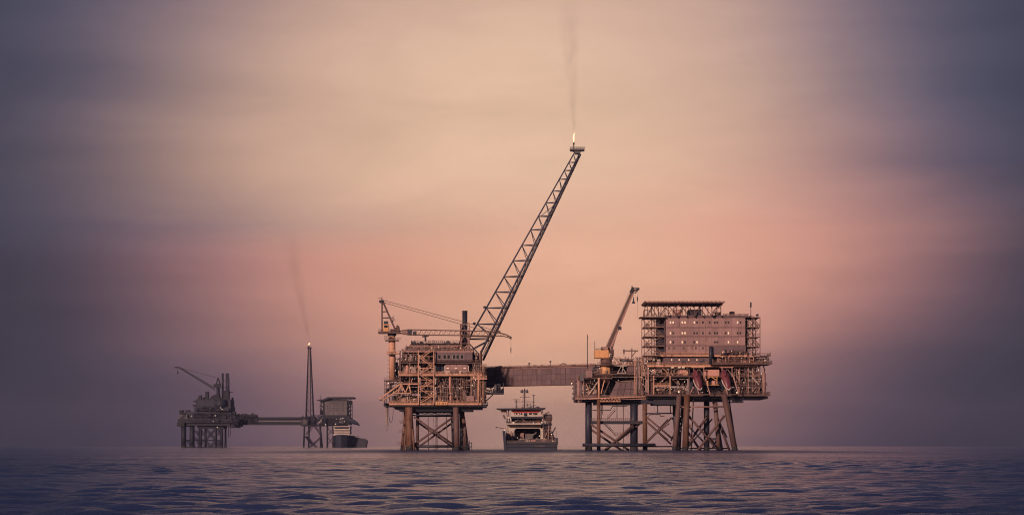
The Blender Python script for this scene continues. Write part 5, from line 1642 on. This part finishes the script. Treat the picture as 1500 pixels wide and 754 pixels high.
for k, y in enumerate(lev):
    m = MB()
    for i, j in ((0, 1), (1, 3), (3, 2), (2, 0)):
        m.tube(F.p(*cor(y, i)), F.p(*cor(y, j)), F.m(.3), seg=5)
        if k:
            m.tube(F.p(*cor(y, i)), F.p(*cor(lev[k - 1], j)), F.m(.32), seg=5)
    m.build('tower_lacing', M['far_shade'], T)
pole(F, T, 'flare_pipe', 'far_shade', (453, 612, 18), (452.4, 509, 18), 1.1, 6)
box(F, T, 'tip_platform', 'far_shade', 447.6, 507.2, 454.4, 508.6, 15.5, 20.5)
tpp = pole(F, T, 'flare_tip', 'far_shade', (450.4, 508, 18), (450.4, 504.6, 18), 1.5, 8)
FLX2 = (F, 450.4, 504.4, 18)

# far living quarters
F = Frame(490, FARD)
T = thing('accommodation_platform', 'small distant dark living quarters platform behind the far ship', 'oil platform', F.loc)
for x, d, w in ((478.4, 10, 2.6), (487, 16, 4), (506, 24, 3)):
    pole(F, T, 'leg', 'far_shade', (x, 620, d), (x, 658, d), w, 8)
for a, b in (((479, 626), (486, 636)), ((486, 627), (479, 637)), ((479, 640), (486, 650)), ((486, 640), (479, 650))):
    pole(F, T, 'brace', 'far_shade', (*a, 14), (*b, 14), 1, 6)
box(F, T, 'girder', 'far_shade', 468, 616, 512, 621.6, 6, 40)
box(F, T, 'girder', 'far_shade', 470, 621.8, 506, 623.4, 8, 36)
box(F, T, 'block_core', 'far_shade', 472, 585, 508, 615.8, 8, 40)
for r in range(4):
    for k in range(5):
        box(F, T, 'cladding_panel', 'grey', 475 + k * 6.6, 587 + r * 5.2, 481.2 + k * 6.6, 591.8 + r * 5.2, 7.6, 7.95)
for r in range(3):
    for k in range(6):
        box(F, T, 'window', 'glass', 478.5 + k * 4.6, 588.6 + r * 5.2, 479.9 + k * 4.6, 590 + r * 5.2, 7.45, 7.6)
for y in (588, 594, 600, 606, 611):
    box(F, T, 'balcony', 'far_shade', 467.6, y, 472, y + 1, 8, 30); box(F, T, 'balcony', 'far_shade', 508, y, 513.6, y + 1, 8, 30)
columns(F, T, (468, 513.2, 510.5), 586, 616, (8, 30), .8, 'far_shade')
for y0, y1 in ((594, 588), (600, 594), (606, 600), (611, 606)):
    beam(F, T, 'stair', 'far_shade', (468, y0, 9), (472, y1, 9), .9); beam(F, T, 'stair', 'far_shade', (508, y0, 9), (513, y1, 9), .9)
box(F, T, 'wall_panel', 'far_shade', 509, 586, 513.4, 592, 9, 26); box(F, T, 'wall_panel', 'far_shade', 468, 600, 472, 606, 12, 26)
MB().prism([F.p(480, 581)[::2], F.p(517.6, 581)[::2], F.p(516.5, 583.2)[::2], F.p(482, 583.6)[::2], F.p(476, 586)[::2], F.p(466.6, 586.6)[::2], F.p(462, 585)[::2], F.p(474, 584)[::2]], 4, 44).build('helideck', M['far_shade'], T)
for x in (477, 486, 496, 505, 513):
    beam(F, T, 'helideck_post', 'far_shade', (x, 583, 9), (x - 1, 587, 9), .9)
pole(F, T, 'mast', 'far_shade', (468.4, 578, 10), (468.4, 585, 10), .6, 6)
box(F, T, 'module', 'far_shade', 498, 608, 512, 616, 3, 20)
clutter(F, T, 470, 508, 611, 620, 4, 7, 24, 101, lamps=3, tones=('far_shade', 'slate', 'grey'))
lamp(F, T, 476.4, 621.4, 4, .7); lamp(F, T, 491, 620.6, 4, .6); lamp(F, T, 499, 613, 2, .6); lamp(F, T, 502, 612, 2, .6)
T2 = thing('lifeboat', 'distant dark lifeboat slung bow down on the far living quarters, above a ship', 'lifeboat', F.loc)
a, b = Vector(F.p(506, 612, 6)), Vector(F.p(526, 621.5, 4))
d = (b - a).normalized()
m = MB()
for t0, t1, r0, r1 in ((0, .2, 1.4, 3.2), (.2, .6, 3.2, 3.4), (.6, .85, 3.4, 2.3), (.85, 1, 2.3, .4)):
    m.tube(a.lerp(b, t0), a.lerp(b, t1), F.m(r0), F.m(r1), 10)
m.build('hull', M['navy'], T2)
beam(F, T2, 'slide_rail', 'far_shade', (503, 616, 5), (527, 622.6, 5), 1.3)

# far ship
F = Frame(510, FARD - 60)
T = thing('ship', 'distant dark ship with stepped white superstructure lying below the far living quarters', 'ship', F.loc)
s = F.s
def ring(d, xl, xr, y, k): return None
m = MB()
sec = [(0, 499, 499.6, 636), (6, 491, 509, 636.5), (18, 486.5, 515, 638), (40, 486.5, 516, 640), (60, 487, 516, 641)]
for d, xl, xr, yr in sec:
    zt = F.p(0, yr)[2]
    f = 0.55 if d < 5 else .8
    cx = (xl + xr) / 2
    for x, z in ((xl, zt), (cx + (xl - cx) * f, -1.5), (cx + (xr - cx) * f, -1.5), (xr, zt)):
        m.v.append((F.p(x, 0)[0], d, z))
for i in range(len(sec) - 1):
    for k in range(3):
        m.f.append((i * 4 + k, i * 4 + k + 1, i * 4 + k + 5, i * 4 + k + 4))
    m.f.append((i * 4 + 3, i * 4, i * 4 + 4, i * 4 + 7))
m.f += [(3, 2, 1, 0), tuple(len(m.v) - 4 + i for i in range(4))]
m.build('hull', M['navy'], T)
MB().prism([F.p(511, 640.5)[::2], F.p(520, 641.5)[::2], F.p(533, 642.6)[::2], F.p(535.4, 645)[::2], F.p(533.6, 655.2)[::2], F.p(511, 655.2)[::2]], 24, 44).build('hull_stern', M['navy'], T)
box(F, T, 'name_board', 'grey', 511.6, 642, 514.6, 647.6, 17.6, 18)
box(F, T, 'fore_deck', 'white', 486.6, 635.4, 511, 637, 6, 20)
for y0, y1, x0, x1, d in ((623.8, 628.4, 487.6, 511.6, 10), (628.8, 632, 488.4, 511, 9), (632.4, 635.2, 489, 511.6, 8)):
    box(F, T, 'deckhouse', 'white', x0, y0, x1, y1, d, 36)
    box(F, T, 'window', 'glass', x0 + 1.6, y0 + 1.5, x1 - 1.2, y1 - 1.1, d - .25, d)
    box(F, T, 'deck_edge', 'white', x0 - .6, y0 - .4, x1 + .6, y0 + .4, d - 2, d + 27)
beam(F, T, 'crane_arm', 'far_shade', (515, 641, 30), (522, 638.2, 30), 1)
box(F, T, 'deck_machinery', 'far_shade', 512, 637.6, 516.4, 642, 28, 36)
box(F, T, 'deck_machinery', 'far_shade', 518, 640.4, 524, 642.6, 28, 36)
m = MB().rail(F.p(516, 641.6, 24.2), F.p(533, 642.8, 24.2), F.m(1.4), F.m(2), .08)
m.build('railing', M['far_shade'], T)

# ------------------------------------------------------------------ gas flames and their smoke
def flame(spec, h, w, label, seed):
    F, x, y, d = spec
    q = random.Random(seed)
    c = F.p(x, y, d)
    m = MB()
    H = F.m(h); r = F.m(w)
    prof = [(0, .34), (.12, .62), (.28, .86), (.42, 1.0), (.56, .8), (.7, .88), (.83, .55), (.93, .28), (1.0, .04)]
    seg = 10
    for t, k in prof:
        ox = r * .5 * math.sin(t * 5.2 + seed) * t + r * .8 * t * t
        for i in range(seg):
            a = 2 * math.pi * i / seg
            rr_ = r * k * (1 + .22 * math.sin(3 * a + 7 * t))
            m.v.append((c[0] + ox + rr_ * math.cos(a), c[1] + rr_ * math.sin(a), c[2] + H * t))
    for i in range(len(prof) - 1):
        for k in range(seg):
            j = (k + 1) % seg
            m.f.append((i * seg + k, i * seg + j, (i + 1) * seg + j, (i + 1) * seg + k))
    m.f.append(tuple(range(seg - 1, -1, -1))); m.f.append(tuple(range((len(prof) - 1) * seg, len(prof) * seg)))
    o = m.build('gas_flame', M['flame'], None, smooth=True)
    o.location = F.loc
    o['label'] = label; o['category'] = 'flame'
flame(FLX, 15, 1.4, 'tall yellow gas flame at the tip of the slanting flare boom', 2)
flame(FLX2, 4.2, 1.2, 'small distant orange gas flame on top of the flare tower', 4)

def smoke_mat(name, dens, z0, z1, noise, c0, c1, r0, r1, y0):
    m = bpy.data.materials.new(name)
    m.use_nodes = True
    nt = m.node_tree; nt.nodes.clear()
    N, L = nt.nodes, nt.links
    def math_(op, a, b=None, c=None):
        n = N.new('ShaderNodeMath'); n.operation = op
        for i, v in enumerate((a, b, c)):
            if v is None: continue
            if isinstance(v, (int, float)): n.inputs[i].default_value = v
            else: L.new(v, n.inputs[i])
        return n.outputs[0]
    o = N.new('ShaderNodeOutputMaterial'); v = N.new('ShaderNodeVolumePrincipled')
    v.inputs['Color'].default_value = (0.13, 0.10, 0.11, 1)
    v.inputs['Anisotropy'].default_value = 0.2
    tc = N.new('ShaderNodeTexCoord'); sp = N.new('ShaderNodeSeparateXYZ')
    L.new(tc.outputs['Object'], sp.inputs[0])
    mp = N.new('ShaderNodeMapping'); mp.inputs['Scale'].default_value = (1, 1, .32)
    L.new(tc.outputs['Object'], mp.inputs['Vector'])
    n = N.new('ShaderNodeTexNoise'); n.inputs['Scale'].default_value = noise; n.inputs['Detail'].default_value = 4; n.inputs['Distortion'].default_value = 0.6
    L.new(mp.outputs[0], n.inputs['Vector'])
    r1_ = N.new('ShaderNodeMapRange'); r1_.inputs['From Min'].default_value = .34; r1_.inputs['From Max'].default_value = .7
    L.new(n.outputs['Fac'], r1_.inputs['Value'])
    t = math_('DIVIDE', math_('SUBTRACT', sp.outputs[2], z0), z1 - z0)          # 0 at the flame, 1 at the top
    rr = math_('MULTIPLY_ADD', t, r1 - r0, r0)
    vz = N.new('ShaderNodeCombineXYZ'); L.new(math_('MULTIPLY', sp.outputs[2], noise * .22), vz.inputs[2])
    nw = N.new('ShaderNodeTexNoise'); nw.inputs['Scale'].default_value = 1.0; nw.inputs['Detail'].default_value = 2
    L.new(vz.outputs[0], nw.inputs['Vector'])
    sway = math_('MULTIPLY', math_('SUBTRACT', nw.outputs['Fac'], 0.5), math_('MULTIPLY', rr, 1.5))   # the plume wavers as it rises
    cx = math_('ADD', math_('MULTIPLY_ADD', t, c1 - c0, c0), sway)
    dx = math_('SUBTRACT', sp.outputs[0], cx); dy = math_('SUBTRACT', sp.outputs[1], y0)
    d = math_('DIVIDE', math_('SQRT', math_('ADD', math_('MULTIPLY', dx, dx), math_('MULTIPLY', dy, dy))), rr)
    edge = math_('MAXIMUM', math_('SUBTRACT', 1.0, d), 0.0)                     # thins out to nothing at the edge
    fade = math_('MAXIMUM', math_('SUBTRACT', 1.0, t), 0.0)
    dd = math_('MULTIPLY', math_('MULTIPLY', r1_.outputs[0], math_('MULTIPLY', edge, fade)), dens)
    L.new(dd, v.inputs['Density']); L.new(v.outputs[0], o.inputs['Volume'])
    return m
def smoke(spec, pts, dens, label, noise):
    F, d = spec[0], spec[3]
    m = MB()
    seg = 12
    (xa, ya, ra), (xb, yb, rb) = pts
    for k in range(9):
        t = k / 8
        c = F.p(xa + (xb - xa) * t, ya + (yb - ya) * t, d)
        for i in range(seg):
            a = 2 * math.pi * i / seg
            r = F.m(ra + (rb - ra) * t) * 1.5
            m.v.append((c[0] + r * math.cos(a), c[1] + r * math.sin(a), c[2]))
    for i in range(8):
        for k in range(seg):
            j = (k + 1) % seg
            m.f.append((i * seg + k, i * seg + j, (i + 1) * seg + j, (i + 1) * seg + k))
    m.f.append(tuple(range(seg - 1, -1, -1))); m.f.append(tuple(range(8 * seg, 9 * seg)))
    a, b = F.p(xa, ya, d), F.p(xb, yb, d)
    o = m.build('smoke_plume', smoke_mat('smoke', dens, a[2], b[2], noise, a[0], b[0], F.m(ra), F.m(rb), d), None, kind='stuff')
    o.location = F.loc
    o['label'] = label
smoke(FLX, [(842.6, 184, 3.2), (834, -25, 27)], .12, 'faint dark smoke rising from the tall flame', .3)
smoke(FLX2, [(450.6, 501, 2.0), (418, 325, 20)], .06, 'faint brown smoke drifting left from the distant flame', .1)

# ------------------------------------------------------------------ haze
HAZE = 0.000055
hz = MB().box((-14500, -1700, -2.0), (14500, 14500, 305.0)).build('haze', bpy.data.materials.new('haze_air'))
hm = hz.data.materials[0]
hm.use_nodes = True
hm.node_tree.nodes.clear()
ho = hm.node_tree.nodes.new('ShaderNodeOutputMaterial')
hv = hm.node_tree.nodes.new('ShaderNodeVolumePrincipled')
hv.inputs['Color'].default_value = (0.72, 0.74, 0.92, 1)
hv.inputs['Density'].default_value = HAZE
hv.inputs['Anisotropy'].default_value = 0.72
hm.node_tree.links.new(hv.outputs[0], ho.inputs['Volume'])
hz['kind'] = 'stuff'
hz['label'] = 'thin sea haze over the water'
